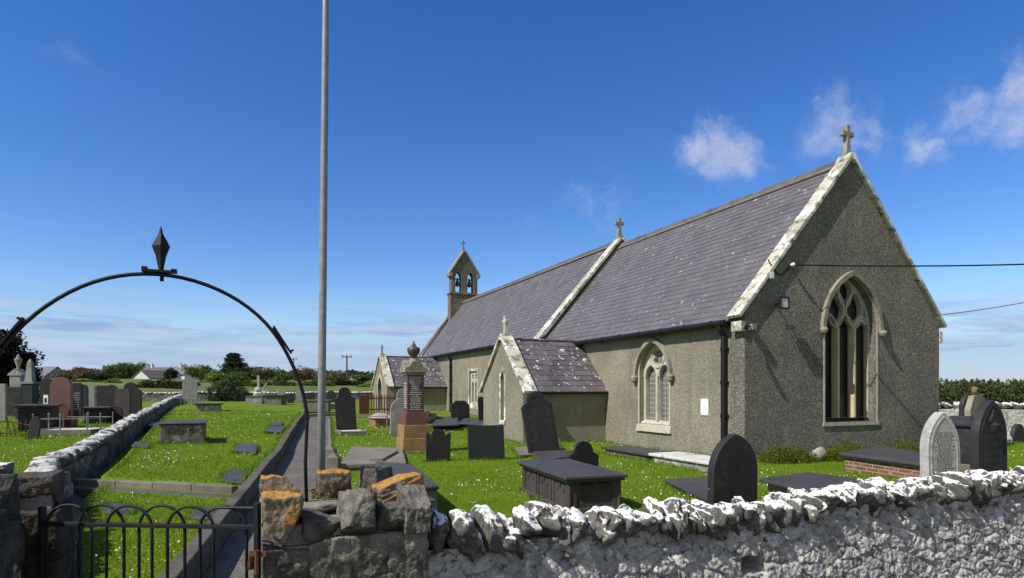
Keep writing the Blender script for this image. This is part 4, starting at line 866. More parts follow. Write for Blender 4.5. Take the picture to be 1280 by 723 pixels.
# ---- flagpole
fp = thing('flagpole', 'tall thin galvanised flagpole standing just behind the right gate pier', 'pole', at(400.5, 655, 5.0))
b0 = Vector(fp.location); top = at(409.2, -190, 5.06)-b0
mb = MB(); mb.tube([(0,0,-0.4), top*0.25, top*0.5, top*0.75, top], [0.031, 0.031, 0.029, 0.026, 0.024], 14); mb.build('pole_shaft', M['galv'], fp, smooth=True)
mb = MB(); mb.lathe([(0.05, -0.02), (0.05, 0.0), (0.044, 0.22), (0.033, 0.24)], 0, 0, 14); mb.build('pole_socket', M['galv'], fp); mb = MB(); mb.lathe([(0.02, 0), (0.045, 0.03), (0.045, 0.06), (0.01, 0.09)], top.x, top.y, 12); mb.v = [(a, b, c+top.z) for a, b, c in mb.v]; mb.build('pole_cap', M['galv'], fp)
# ------------------------------------------------------------------ GRAVES
EX = []      # footprints kept free of grass: (cx, cy, rot, half x, half y)
def arc(cx, cz, r, a0, a1, n=10): return [(cx+r*math.cos(R(a0+(a1-a0)*i/n)), cz+r*math.sin(R(a0+(a1-a0)*i/n))) for i in range(n+1)]
def outline(style, w, h):
    a = w/2
    if style == 'round': return [(-a,0)]+arc(0, h-a, a, 180, 0, 16)+[(a,0)]
    if style == 'gothic': return [(-a,0)]+arch_arc(a, min(1.15*w, h*0.5)*0.92, h-min(1.15*w, h*0.5)*0.92, 10)+[(a,0)]
    if style == 'pointed': return [(-a,0)]+arch_arc(a, a*1.34, h-a*1.34, 9)+[(a,0)]
    if style == 'segment': return [(-a,0),(-a,h-w*0.16)]+arch_arc(a*0.99, w*0.16, h-w*0.16, 6)[1:-1]+[(a,h-w*0.16),(a,0)]
    if style == 'shoulder':
        r = a*0.62; return [(-a,0),(-a,h-r-a*0.25),(-a*0.86,h-r-a*0.12),(-r,h-r)]+arc(0, h-r, r*0.98, 178, 2, 14)+[(r,h-r),(a*0.86,h-r-a*0.12),(a,h-r-a*0.25),(a,0)]
    if style == 'horned':
        r = a*0.55; return [(-a*0.92,0),(-a,h*0.80),(-a*0.92,h*0.90),(-a*0.78,h*0.84),(-r,h-r)]+arc(0, h-r, r, 172, 8, 12)+[(r,h-r),(a*0.78,h*0.84),(a*0.92,h*0.90),(a,h*0.80),(a*0.92,0)]
    if style == 'neck':    # wide body, round disc on top
        r = a*0.60; return [(-a,0),(-a*1.02,h-r*2.0),(-a*0.72,h-r*1.75),(-a*0.60,h-r*1.2)]+arc(0, h-r, r, 190, -10, 14)+[(a*0.60,h-r*1.2),(a*0.72,h-r*1.75),(a*1.02,h-r*2.0),(a,0)]
    if style == 'clip': return [(-a,0),(-a*1.02,h*0.78),(-a*0.5,h),(a*0.5,h),(a*1.02,h*0.78),(a,0)]
    if style == 'peak': return [(-a,0),(-a,h*0.80),(-a*0.72,h*0.88),(-a*0.2,h*0.98),(0,h),(a*0.2,h*0.98),(a*0.72,h*0.88),(a,h*0.80),(a,0)]
    return [(-a,0),(-a,h),(a,h),(a,0)]
def scale_out(o, k, kz, dz): return [(a*k, b*kz+dz) for a, b in o]
def inscription(w, z0, z1, y, n, seed, mat, parent):
    rg = random.Random(seed); mb = MB()
    for i in range(n):
        z = z1-(z1-z0)*(i+0.5)/n; ww = w*rg.uniform(0.55, 0.95); hh = (z1-z0)/n*0.42; x = -ww/2
        while x < ww/2:
            l = rg.uniform(0.02, 0.075); e = min(x+l, ww/2)
            if e-x > 0.008: mb.hexa([(x,y,z-hh/2),(e,y,z-hh/2),(e,y+0.004,z-hh/2),(x,y+0.004,z-hh/2),(x,y,z+hh/2),(e,y,z+hh/2),(e,y+0.004,z+hh/2),(x,y+0.004,z+hh/2)])
            x = e+rg.uniform(0.012, 0.028)
    return mb.build('inscription', mat, parent)
def gpos(px, py, Y=None):
    if Y is None: return gpt(px, py)
    x = (px-CX)/F*Y; return Vector((x, Y, float(surf(x, Y))))
def stone(label, px0, px1, yt, yb, style, mat, th=0.09, rot=None, Y=None, lean=0.0, tilt=0.0, group=None, panel=False, text=0, plinth=0, wscale=1.0, textmat='letter_dark', cat='headstone', name='headstone'):
    rot = ROT if rot is None else rot
    p = gpos((px0+px1)/2, yb, Y); d = p.y; k = p.x/p.y
    w = (px1-px0)*d/F/max(0.3, math.cos(rot)-k*math.sin(rot))*wscale; zt = EYE-(yt-HY)*d/F; h = max(0.25, zt-p.z)
    t = thing(name, label, cat, (p.x, p.y, p.z), rot, group)
    t.rotation_euler = (tilt, lean, rot)
    mb = MB(); fr = lambda a, b, dd: (a, dd, b); z0 = plinth
    o = [(a, b+z0 if b > 0 else -0.15) for a, b in outline(style, w, h-z0)]
    mb.extr(o, [], fr, -th/2, th/2); mb.build('slab', M[mat], t, min(0.012, th*0.15))
    if panel:
        ob = outline(style, w*0.84, (h-z0)*0.93); ib = outline(style, w*0.77, (h-z0)*0.90); n = len(ob); mb = MB()
        f3 = lambda a, b, dd: (a, -th/2+dd, b+z0+0.03); ring(mb, ob, ib, f3, -0.008, 0.002); mb.build('border', M[mat], t)
    if plinth:
        mb = MB(); mb.box(-w*0.62, w*0.62, -th*1.3, th*1.3, -0.15, plinth); mb.build('plinth', M[mat], t, 0.012)
    if text: inscription(w*0.72, z0+h*0.22, z0+(h-z0)*0.76, -th/2-0.004, text, int(px0*7), M[textmat], t)
    EX.append((p.x, p.y, rot, w/2+0.03, th/2+0.04)); return t
def slabpx(name, label, cat, cor, zt, th, mat, side=None, inset=0.06, base_to=None, group=None):
    """flat slab from its four top corners seen at px, lying at height zt above z=0; optional body below it"""
    P = [gpt(x, y, zt) for x, y in cor]; c = sum(P, Vector())/4; gz = float(surf(c.x, c.y)); t = thing(name, label, cat, (c.x, c.y, gz), 0, group)
    Q = [(p.x-c.x, p.y-c.y) for p in P]; mb = MB(); ar = sum(Q[i][0]*Q[(i+1)%4][1]-Q[(i+1)%4][0]*Q[i][1] for i in range(4))
    if ar < 0: Q = Q[::-1]
    mb.hexa([(a, b, zt-th-gz) for a, b in Q]+[(a, b, zt-gz) for a, b in Q]); mb.build('slab', M[mat], t, min(0.02, th*0.3))
    if side:
        k = 1-inset*2/ max(0.5, math.sqrt(abs(ar)/2)); mb = MB(); mb.hexa([(a*k, b*k, -0.2) for a, b in Q]+[(a*k, b*k, zt-th-gz-0.002) for a, b in Q]); mb.build('body', M[side], t, 0.008)
    xs = [q[0] for q in Q]; ys_ = [q[1] for q in Q]
    EXP.append([(a+c.x, b+c.y) for a, b in Q]); return t
EXP = []
def chest(label, p, rot, w, l, h, top, side, over=0.09, tt=0.08, panels=False, group=None, name='chest_tomb', taper=0.0):
    """p = near corner (x,y) on the ground; w along local x, l along local y"""
    gz = float(surf(p[0], p[1])); t = thing(name, label, 'tomb', (p[0], p[1], gz), rot, group)
    mb = MB(); mb.box(over, w-over, over, l-over, -0.2, h-tt, taper=-taper); b = mb.build('body', M[side], t, 0.01)
    mb = MB(); mb.box(0, w, 0, l, h-tt*0.55, h); mb.box(0.03, w-0.03, 0.03, l-0.03, h-tt, h-tt*0.56); mb.build('top_slab', M[top], t, 0.012)
    if panels:
        for (fx0, ln, fr) in ((over, l-2*over, lambda a, b, d: (over-d, over+a, b)), (over, w-2*over, lambda a, b, d: (over+a, over-d, b)), (0, l-2*over, lambda a, b, d: (w-over+d, over+a, b))):
            mb = MB(); n = max(1, round(ln/0.62)); pw = ln/n
            for i in range(n):
                cx = pw*(i+0.5); o = [(cx-pw*0.36, 0.06), (cx-pw*0.36, h-tt-0.12)]+arc(cx-pw*0.18, h-tt-0.12, pw*0.18, 180, 0, 6)+arc(cx+pw*0.18, h-tt-0.12, pw*0.18, 180, 0, 6)+[(cx+pw*0.36, h-tt-0.12), (cx+pw*0.36, 0.06)]
                full = [(cx-pw*0.47, 0.0), (cx-pw*0.47, h-tt-0.005), (cx+pw*0.47, h-tt-0.005), (cx+pw*0.47, 0.0)]
                mb.extr(full, [o], fr, 0.002, 0.015)
                for k in (-1, 1): mb.extr(arc(cx+k*pw*0.18, h-tt-0.13, 0.045, 0, 330, 9), [], fr, 0.002, 0.012)
            mb.build('arcaded_panel', M[side], t)
        for (x, y) in ((over, over), (w-over, over), (over, l-over), (w-over, l-over)): mb = MB(); mb.tube([(x, y, -0.1), (x, y, h-tt)], 0.032, 10); mb.build('corner_shaft', M[side], t)
        mb = MB(); mb.box(over-0.05, w-over+0.05, over-0.05, l-over+0.05, -0.2, 0.07); mb.build('base_course', M[side], t, 0.01)
    c = Matrix.Rotation(rot, 3, 'Z') @ Vector((w/2, l/2, 0)); EX.append((p[0]+c.x, p[1]+c.y, rot, w/2, l/2)); return t
# ---- right lawn, foreground
p = gpt(707, 600, 0.50); chest('brown-black slate chest tomb with arcaded panels just behind the road wall', (p.x, p.y), R(18), 0.98, 2.15, 0.54, 'ledger', 'brownslate', 0.10, 0.09, panels=True)
t = slabpx('ledger_tomb', 'grey slate ledger on a low base just behind the right gate pier', 'tomb', [(469,577),(515,580),(549,607),(484,613)], 0.45, 0.06, 'ledger', 'concrete', 0.03)
stone('large plain pointed black slate headstone rising just behind the road wall', 888, 943, 542, 634, 'pointed', 'slate', 0.13, Y=8.9, lean=0.0, tilt=0.02)
stone('tall leaning slate headstone with carved scroll head against the vestry porch', 662, 700, 488, 562, 'shoulder', 'slate', 0.08, lean=-0.13, tilt=-0.12, Y=17.0, panel=True)
slabpx('ledger_slab', 'slate ledger slab at the foot of the tall leaning headstone', 'ledger', [(664,556),(700,555),(716,570),(672,576)], 0.10, 0.09, 'ledger')
stone('small black shouldered slate headstone right behind the chest tomb', 708, 747, 551, 590, 'shoulder', 'slate', 0.08, Y=12.6, tilt=0.06)
stone('plain square-topped blue slate headstone on the lawn before the vestry porch', 586, 631, 532, 575, 'flat', 'slate_blue', 0.06, tilt=-0.10)
stone('black slate headstone with horned shoulders beside the urn monument', 532, 563, 536, 577, 'horned', 'slate', 0.07, tilt=-0.10, lean=0.04)
slabpx('ledger_slab', 'flat worn slab on the grass at the corner of the vestry porch', 'ledger', [(642,559),(668,557),(676,566),(650,570)], 0.05, 0.05, 'concrete')
def chslab(label, x0, x1, s0, s1, zt, mat, side):
    P = [ch(x0, s0, zt), ch(x1, s0, zt), ch(x1, s1, zt), ch(x0, s1, zt)]; return slabpx('ledger_slab', label, 'ledger', [(CX+q.x/q.y*F, HY+(EYE-zt)/q.y*F) for q in P], zt, 0.07, mat, side, 0.09)
chslab('dark slate ledger along the chancel wall left of the whitened one', -2.25, -1.40, 0.85, 3.0, 0.20, 'ledger', 'rubble_dark')
chslab('whitened ledger on rubble below the south chancel window', -2.30, -1.36, -1.4, 0.78, 0.23, 'white_lichen', 'rubble')
slabpx('ledger_slab', 'tilted slate ledger half hidden behind the pointed black headstone', 'ledger', [(830,599),(886,596),(905,610),(884,624)], 0.12, 0.06, 'ledger', 'soil', 0.05)
slabpx('ledger_slab', 'wide slate ledger on a sandy base between the pointed headstone and brick tomb', 'ledger', [(948,598),(1010,590),(1085,600),(1010,613)], 0.30, 0.06, 'ledger', 'sandstone', 0.12)
o = slabpx('brick_tomb', 'red brick table tomb with a slate top near the east gable', 'tomb', [(1049,566),(1094,558),(1196,570),(1158,580)], 0.40, 0.07, 'ledger', 'brick', 0.10)
t = stone('pale worn gothic headstone with long inscription in front of the brick tomb', 1156, 1196, 515, 603, 'gothic', 'marble', 0.16, Y=10.6, rot=R(19), tilt=-0.02, text=22, panel=True)
t = stone('dark gothic headstone with a carved shield panel at the right', 1218, 1254, 500, 600, 'gothic', 'slate', 0.15, Y=11.6, rot=R(27), panel=True, text=6, textmat='slate')
mb = MB(); hh = EYE-(500-HY)*11.6/F; mb.extr(foil(0, hh-0.36, 0.16, 3, 7, math.pi/2), [], lambda a, b, d: (a, -0.075+d, b), -0.03, 0.01); mb.lathe([(0.11, hh-0.60), (0.14, hh-0.48), (0.05, hh-0.42)], 0, -0.05, 10); mb.build('carved_shield', M['slate'], t)
p = gpos(1205, 585, 13.2); t = thing('pedestal_tomb', 'tall dark slate pedestal monument with a hipped cap between two gothic headstones', 'monument', p, R(27)); w = 0.30
mb = MB(); mb.box(-0.36, 0.36, -0.36, 0.36, -0.1, 0.22); mb.build('base', M['concrete'], t, 0.015); mb = MB(); mb.box(-w, w, -w, w, 0.221, 1.0); mb.build('shaft', M['slate'], t, 0.01)
mb = MB(); mb.box(-w-0.06, w+0.06, -w-0.06, w+0.06, 1.001, 1.06); mb.hexa([(-w-0.05,-w-0.05,1.06),(w+0.05,-w-0.05,1.06),(w+0.05,w+0.05,1.06),(-w-0.05,w+0.05,1.06),(-w*.6,-w*.6,1.20),(w*.6,-w*.6,1.20),(w*.6,w*.6,1.20),(-w*.6,w*.6,1.20)]); mb.build('cap', M['slate'], t, 0.006)
EX.append((p.x, p.y, R(27), 0.4, 0.4))
stone('dark round headstone behind the slate pedestal monument', 1199, 1216, 492, 548, 'round', 'slate', 0.12, Y=17.5, rot=R(30), tilt=0.04)
t = stone('grey broken-topped headstone with an orange lichened tip at the right', 1211, 1232, 494, 545, 'clip', 'weathered', 0.14, Y=16.4, rot=R(32), lean=-0.06)
mb = MB(); hh = EYE-(494-HY)*16.4/F; rock(mb, (-0.06, 0, hh+0.07), (0.16, 0.15, 0.26), 901, 0.5, 6, 0.08, 3, Matrix.Rotation(0.3, 4, 'Y')); mb.build('lichened_tip', M['orangestone'], t, smooth=True)
stone('small dark round-topped headstone on the grass at the right edge', 1265, 1279, 530, 554, 'round', 'slate', 0.12, rot=R(30))
slabpx('kerb_grave', 'low pale stone kerb grave beside the small dark right-edge headstone', 'grave', [(1240,541),(1262,540),(1266,549),(1244,551)], 0.25, 0.12, 'coping', 'concrete', 0.05)
# ---- the urn monument
p = gpt(517, 565); t = thing('urn_monument', 'tall red granite and sandstone monument topped by a polished urn', 'monument', p, ROT); d = p.y; H_ = lambda py: EYE-(py-HY)*d/F-p.z
w0 = 0.40
mb = MB(); mb.box(-0.50, 0.50, -0.50, 0.50, -0.1, 0.05); mb.build('foundation', M['concrete'], t, 0.01)
mb = MB(); mb.box(-w0, w0, -w0, w0, 0.051, H_(547)); mb.build('lower_step', M['sandstone'], t, 0.012); mb = MB(); mb.box(-w0*.92, w0*.92, -w0*.92, w0*.92, H_(547)+0.002, H_(531)); mb.build('upper_step', M['sandstone'], t, 0.012)
mb = MB(); mb.box(-0.30, 0.30, -0.30, 0.30, H_(531)+0.002, H_(517)); mb.box(-0.28, 0.28, -0.28, 0.28, H_(517)+0.001, H_(515)); mb.build('die', M['granite_red'], t, 0.008)
mb = MB(); mb.box(-0.235, 0.235, -0.235, 0.235, H_(515)+0.002, H_(469)); sh = mb.build('shaft', M['granite_brown'], t, 0.006)
ins = inscription(0.40, H_(513), H_(471), -0.2395, 18, 5, M['letter'], sh)
ins2 = inscription(0.40, H_(511), H_(478), -0.2395, 12, 9, M['letter'], sh); ins2.rotation_euler.z = -math.pi/2
mb = MB(); zc = H_(469); mb.box(-0.27, 0.27, -0.27, 0.27, zc+0.001, zc+0.07); mb.box(-0.32, 0.32, -0.32, 0.32, zc+0.071, zc+0.14)
o = [(-0.32, 0), (-0.32, 0.05), (-0.2, 0.09), (-0.12, 0.22), (0, 0.27), (0.12, 0.22), (0.2, 0.09), (0.32, 0.05), (0.32, 0)]
mb.extr(o, [], lambda a, b, dd: (a, dd, zc+0.141+b), -0.318, 0.318); mb.extr(o, [], lambda a, b, dd: (dd, a, zc+0.1425+b), -0.316, 0.316); mb.lathe([(0.22, zc+0.14), (0.13, zc+0.40), (0.10, zc+0.46)], 0, 0, 12); mb.build('cap', M['weathered'], t, 0.006)
zu = H_(450); mb = MB(); pr = [(0.10, 0), (0.06, 0.05), (0.05, 0.08), (0.10, 0.13), (0.165, 0.22), (0.185, 0.31), (0.165, 0.37), (0.10, 0.40), (0.05, 0.41), (0.07, 0.44), (0.05, 0.47), (0.03, 0.49), (0.035, 0.52), (0.005, 0.56)]
mb.lathe([(r, z+zu-0.03) for r, z in pr], 0, 0, 20); mb.build('urn', M['granite_brown'], t, smooth=True); EX.append((p.x, p.y, ROT, 0.5, 0.5))
# ---- stepped kerb grave beside the path
t = slabpx('kerb_grave', 'stepped concrete kerb grave between the path and the urn monument', 'grave', [(440,558),(503,560),(508,578),(424,581)], 0.15, 0.10, 'concrete', 'concrete', 0.05)
c = t.location; gz = c.z
for (px, py, s_) in ((417, 584, 0.13), (412, 572, 0.14)):
    q = gpt(px, py, 0.1); mb = MB(); mb.box(q.x-c.x-s_, q.x-c.x+s_, q.y-c.y-s_, q.y-c.y+s_, -0.3, 0.26-gz+0.05); mb.lathe([(s_*1.3, 0.31-gz), (0.01, 0.42-gz)], q.x-c.x, q.y-c.y, 4, phase=math.pi/4); mb.build('corner_post', M['concrete'], t, 0.01)
q0 = gpt(418, 580, 0.1); q1 = gpt(441, 566, 0.1); mb = MB()
for i in range(3):
    f = i/3; a = Vector((q0.x-c.x+0.15+i*0.30, q0.y-c.y+0.1, 0)); mb.box(a.x, a.x+0.32, a.y, a.y+1.9, -0.3, 0.05+i*0.07-gz+0.02)
mb.build('steps', M['concrete'], t, 0.012)
# ---- stones around the urn monument and towards the far porch
t = stone('tall black round-headed slate headstone with a kerb of white pebbles right of the path', 421, 446, 484, 541, 'neck', 'slate', 0.10, tilt=-0.05, lean=-0.05)
p = Vector(t.location); pg = thing('pebble_grave', 'kerbed grave bed of white pebbles before the tall round-headed headstone', 'grave', (p.x+0.10, p.y-0.15, p.z), ROT)
mb = MB(); 
for b_ in ((-0.48,-0.38,-1.3,0), (0.38,0.48,-1.3,0), (-0.38,0.38,-1.3,-1.2)): mb.box(b_[0], b_[1], b_[2], b_[3], -0.1, 0.14)
mb.build('kerb_frame', M['concrete'], pg, 0.01); mb = MB(); mb.box(-0.379, 0.379, -1.199, -0.02, -0.1, 0.11); mb.build('pebble_bed', M['pebbles'], pg); EX.append((p.x+0.3, p.y-0.8, ROT, 0.5, 0.8))
stone('grey round-shouldered headstone just left of the urn monument', 488, 511, 498, 545, 'pointed', 'granite_grey', 0.10, tilt=-0.03)
stone('dull grey rounded headstone behind the grey round-shouldered one', 496, 516, 485, 537, 'round', 'granite_grey', 0.10, Y=25)
stone('dark slate headstone with clipped corners before the nave wall', 564, 587, 501, 527, 'clip', 'slate', 0.09, tilt=-0.05)
stone('narrow black slate headstone partly hidden by the vestry porch', 599, 612, 497, 524, 'segment', 'slate', 0.08, Y=27.5, lean=-0.06)
slabpx('table_tomb', 'slate table tomb left of the clipped slate headstone', 'tomb', [(548,521),(572,521),(574,531),(538,532)], 0.42, 0.06, 'ledger', 'rubble_dark', 0.2)
slabpx('table_tomb', 'slate table tomb at the near corner of the nave wall', 'tomb', [(580,523),(607,522),(612,531),(572,529)], 0.42, 0.06, 'ledger', 'concrete', 0.2)
p = gpos(541, 522, 28.5); t = thing('fallen_monument', 'jumble of broken dark slate leaning beside the urn monument', 'monument', p, ROT)
for i, (x, y, z, sx, sy, sz) in enumerate(((0, 0, 0.2, 0.5, 0.35, 0.55), (0.28, 0.1, 0.15, 0.55, 0.3, 0.35), (-0.25, 0, 0.25, 0.22, 0.2, 0.7))):
    mb = MB(); rock(mb, (x, y, z), (sx, sy, sz), 700+i, 0.6, 8, 0.08, 3); mb.build('broken_block', M['slate'], t)
p = gpt(476, 533); t = thing('pedestal_tomb', 'low sandstone tomb with a pinkish hipped top left of the grey headstones', 'tomb', p, ROT)
mb = MB(); mb.box(-0.36, 0.36, -0.6, 0.6, -0.1, 0.36); mb.build('body', M['sandstone'], t, 0.02); mb = MB(); mb.hexa([(-0.44,-0.66,0.361),(0.44,-0.66,0.361),(0.44,0.66,0.361),(-0.44,0.66,0.361),(-0.12,-0.3,0.56),(0.12,-0.3,0.56),(0.12,0.3,0.56),(-0.12,0.3,0.56)]); mb.build('hipped_top', stone_mat('pink_granite', (0.36, 0.25, 0.24), (0.46, 0.34, 0.33), 20, 0.5), t, 0.01)
def rail_plot(label, p, rot, w, l, h, mat, nx=3, ny=4, name='grave_railing', bars=1, cat='railing'):
    t = thing(name, label, cat, p, rot)
    for i in range(nx):
        for j in range(ny):
            if i in (0, nx-1) or j in (0, ny-1):
                x = w*i/(nx-1)-w/2; y = l*j/(ny-1); mb = MB(); mb.tube([(x, y, -0.1), (x, y, h)], 0.022, 8); mb.lathe([(0.0, h), (0.035, h+0.03), (0.035, h+0.05), (0.0, h+0.09)], x, y, 8); mb.build('post', M[mat], t)
    for k in range(bars):
        z = h*(0.82-0.42*k)
        for a, b in (((-w/2, 0), (w/2, 0)), ((w/2, 0), (w/2, l)), ((w/2, l), (-w/2, l)), ((-w/2, l), (-w/2, 0))): mb = MB(); mb.tube([(a[0], a[1], z), (b[0], b[1], z)], 0.015, 6); mb.build('rail', M[mat], t)
    return t
p = gpt(461, 536); rail_plot('low grey iron grave railing around the pink-topped tomb', (p.x, p.y, p.z), ROT, 1.5, 2.2, 0.6, 'railing_grey', 2, 3)
# red fence
p = gpt(449, 519); fe = thing('picket_fence', 'dark red iron picket fence with a solid end panel in front of the far porch', 'fence', p, ROT)
q = gpt(500, 519); ln = 3.4
mb = MB(); mb.box(0, 0.55, -0.03, 0.03, 0.05, 1.05); mb.build('end_panel', M['redfence'], fe)
for z in (0.30, 0.92): mb = MB(); mb.box(0.5, ln, -0.02, 0.02, z-0.03, z+0.03); mb.build('rail', M['redfence'], fe)
for i in range(20):
    x = 0.66+i*0.145; mb = MB(); mb.box(x-0.028, x+0.028, -0.045, -0.021, 0.06, 1.06); mb.hexa([(x-.028,-.045,1.06),(x+.028,-.045,1.06),(x+.028,-.021,1.06),(x-.028,-.021,1.06),(x-.004,-.035,1.13),(x+.004,-.035,1.13),(x+.004,-.03,1.13),(x-.004,-.03,1.13)]); mb.build('picket', M['redfence'], fe)
# ---- lawn left of the path
p = gpt(224, 556); chest('low rubble-sided chest tomb with a slate top alone on the left lawn', (p.x-0.50, p.y-0.1), R(24), 1.12, 1.6, 0.55, 'ledger', 'rubble_dark', 0.05, 0.06)
p = gpt(260, 515); chest('low dark slab tomb on stone legs far across the left lawn', (p.x-0.7, p.y-0.1), R(20), 1.35, 1.0, 0.42, 'ledger', 'rubble', 0.12, 0.07)
for k, (lab, cor) in enumerate((('flat grey ledger nearest the path kerb on the left lawn', [(284,588),(309,588),(306,603),(275,600)]), ('rounded flat ledger right of the low chest tomb', [(296,555),(323,556),(320,565),(291,562)]),
        ('worn ledger sunk in the grass left of the low chest tomb', [(168,552),(190,553),(186,558),(164,557)]), ('ledger sunk in the grass beside the dividing wall', [(188,527),(208,528),(203,533),(184,532)]), ('tilted ledger by the path far up the left lawn', [(336,532),(357,533),(352,539),(331,538)]), ('pale narrow ledger behind the tilted one far up the lawn', [(339,528),(354,528),(352,531),(337,531)]))):
    P = [gpt(x, y) for x, y in cor]; z = max(q.z for q in P)+0.03; slabpx('ledger_slab', lab, 'ledger', cor, z, 0.06, 'ledger')
P = [gpt(x, y) for x, y in ((132,627),(172,631),(168,642),(124,640))]; slabpx('ledger_slab', 'large cracked slate ledger in the grass nearest the gate', 'ledger', [(132,627),(172,631),(168,642),(124,640)], max(q.z for q in P)+0.02, 0.06, 'ledger')
P = [gpt(x, y) for x, y in ((248,633),(276,636),(268,648),(236,645))]; slabpx('ledger_slab', 'raised pale-edged slate ledger near the foot of the path kerb', 'ledger', [(248,633),(276,636),(268,648),(236,645)], max(q.z for q in P)+0.05, 0.10, 'ledger', 'sandstone', 0.03)
stone('grey headstone with a peaked top at the far end of the dividing wall', 228, 247, 471, 505, 'peak', 'granite_grey', 0.14, rot=R(15))
p = gpt(233, 507); rail_plot('low grey railing around the peaked grey headstone', (p.x, p.y-1.0, p.z), R(10), 2.2, 1.6, 0.62, 'railing_grey', 4, 3, bars=1)
# against the back boundary wall
stone('small dark rounded headstone beside the dark bush at the back wall', 256, 268, 483, 499, 'round', 'granite_grey', 0.12)
p = gpos(323, 501, 55); t = thing('rockwork_memorial', 'rough white rockwork memorial carrying a broken pale cross at the back wall', 'memorial', p, R(15)); d = p.y
for i, (x, y, z, s_) in enumerate(((-0.5, 0, 0.3, 0.8), (0.35, 0, 0.3, 0.9), (0, 0.1, 0.8, 0.8), (-0.1, 0, 1.2, 0.5), (0.4, 0.1, 0.9, 0.5))):
    mb = MB(); rock(mb, (x, y, z), (s_, s_*0.8, s_*0.8), 720+i, 0.4, 8, 0.13, 3); mb.build('rock', M['white_lichen'], t)
mb = MB(); mb.box(-0.10, 0.10, -0.09, 0.09, 1.2, 2.4); mb.hexa([(0.3,-.06,1.2),(0.42,-.06,1.2),(0.42,.06,1.2),(0.3,.06,1.2),(0.62,-.06,1.75),(0.74,-.06,1.75),(0.74,.06,1.75),(0.62,.06,1.75)]); mb.build('broken_cross', M['marble'], t, 0.02)
p = gpt(306, 505); chest('grey chest tomb below the rockwork memorial', (p.x, p.y, ), R(8), 1.35, 2.0, 0.62, 'concrete', 'granite_grey', 0.05, 0.08)
p = gpt(328, 506); chest('dark-topped chest tomb just right of the rockwork memorial', (p.x, p.y), R(8), 1.45, 2.0, 0.70, 'ledger', 'concrete', 0.12, 0.08)
for lab, a, b, yt, st, mt in (('grey square headstone right of the dark-topped chest tomb at the back wall', 347, 356, 488, 'flat', 'granite_grey'), ('low dark squat headstone at the back wall just left of the arch foot', 359, 368, 493, 'segment', 'slate'), ('rough grey headstone at the back wall behind the arch leg', 370, 378, 489, 'segment', 'granite_grey'), ('dark wide headstone at the back wall left of the flagpole', 381, 394, 491, 'flat', 'slate'), ('dark peaked headstone at the back wall right of the flagpole', 408, 420, 488, 'peak', 'slate')):
    stone(lab, a, b, yt, 504, st, mt, 0.14, Y=50 if a > 360 else 54, rot=R(12))
p = gpt(376, 511); chest('long low concrete tomb behind the arch leg at the end of the lawn', (p.x, p.y), R(6), 1.6, 1.0, 0.50, 'concrete', 'concrete', 0.05, 0.1)
p = gpt(404, 512); chest('pale-topped low tomb right of the flagpole towards the back wall', (p.x, p.y), R(6), 1.0, 1.0, 0.42, 'coping', 'slate', 0.05, 0.1)
# ---- far-left burial ground
stone('red granite round-headed headstone on a stepped base in the left burial ground', 64, 90, 472, 534, 'round', 'granite_red', 0.20, rot=R(8), plinth=0.42, text=9, textmat='granite_red')
p = gpt(70, 545); kg = thing('kerb_grave', 'white gravel kerb grave in front of the red granite headstone', 'grave', (p.x+0.1, p.y, p.z), R(8)); mb = MB()
for b_ in ((-1.0,1.0,0,0.12), (-1.0,-0.88,0.121,2.0), (0.88,1.0,0.121,2.0)): mb.box(b_[0], b_[1], b_[2], b_[3], -0.1, 0.20)
mb.build('kerb_frame', M['concrete'], kg, 0.01); mb = MB(); mb.box(-0.879, 0.879, 0.121, 2.0, -0.1, 0.16); mb.build('gravel_bed', M['pebbles'], kg); EX.append((p.x, p.y+1, R(8), 1.1, 1.1))
rail_plot('grey painted post and rail around the white gravel grave', (p.x+0.1, p.y+0.06, p.z+0.12), R(8), 1.7, 1.8, 0.55, 'railing_grey', 3, 3)
stone('small leaning grey-black headstone before the gravel grave', 35, 48, 521, 549, 'clip', 'slate', 0.10, rot=R(10), lean=0.10, tilt=-0.08)
p = gpt(15, 541); chest('large dark table tomb with a wide overhanging slate top at far left', (p.x, p.y), R(30), 1.30, 2.0, 0.98, 'ledger', 'slate', 0.16, 0.09, taper=0.03)
p = gpt(104, 531); chest('dark slate-topped chest tomb right of the red granite headstone', (p.x-0.1, p.y), R(28), 1.0, 1.8, 0.72, 'ledger', 'slate', 0.12, 0.08, taper=0.03)
t = thing('broken_railing', 'tangled rusty grave railing at the left edge of the photo', 'railing', gpos(8, 543, 21), R(5)); rg = random.Random(8)
for i in range(12): x = -0.9+i*0.15; mb = MB(); mb.tube([(x, 0, -0.05), (x+rg.uniform(-.12,.12), rg.uniform(-.1,.1), rg.uniform(0.35, 0.62))], 0.014, 6); mb.build('bar', M['rust'], t)
for q in ([(-0.95, 0, 0.48), (0, 0.03, 0.52), (0.8, 0, 0.36)], [(-0.95, 0, 0.12), (0.8, 0, 0.10)]): mb = MB(); mb.tube(q, 0.02, 6); mb.build('rail', M['rust'], t)
p = gpos(23, 505, 32); t = thing('urn_memorial', 'pale stone memorial with gabled niche and slender urn before the dark yew', 'memorial', p, R(6)); hz_ = lambda py: EYE-(py-HY)*32/F-p.z
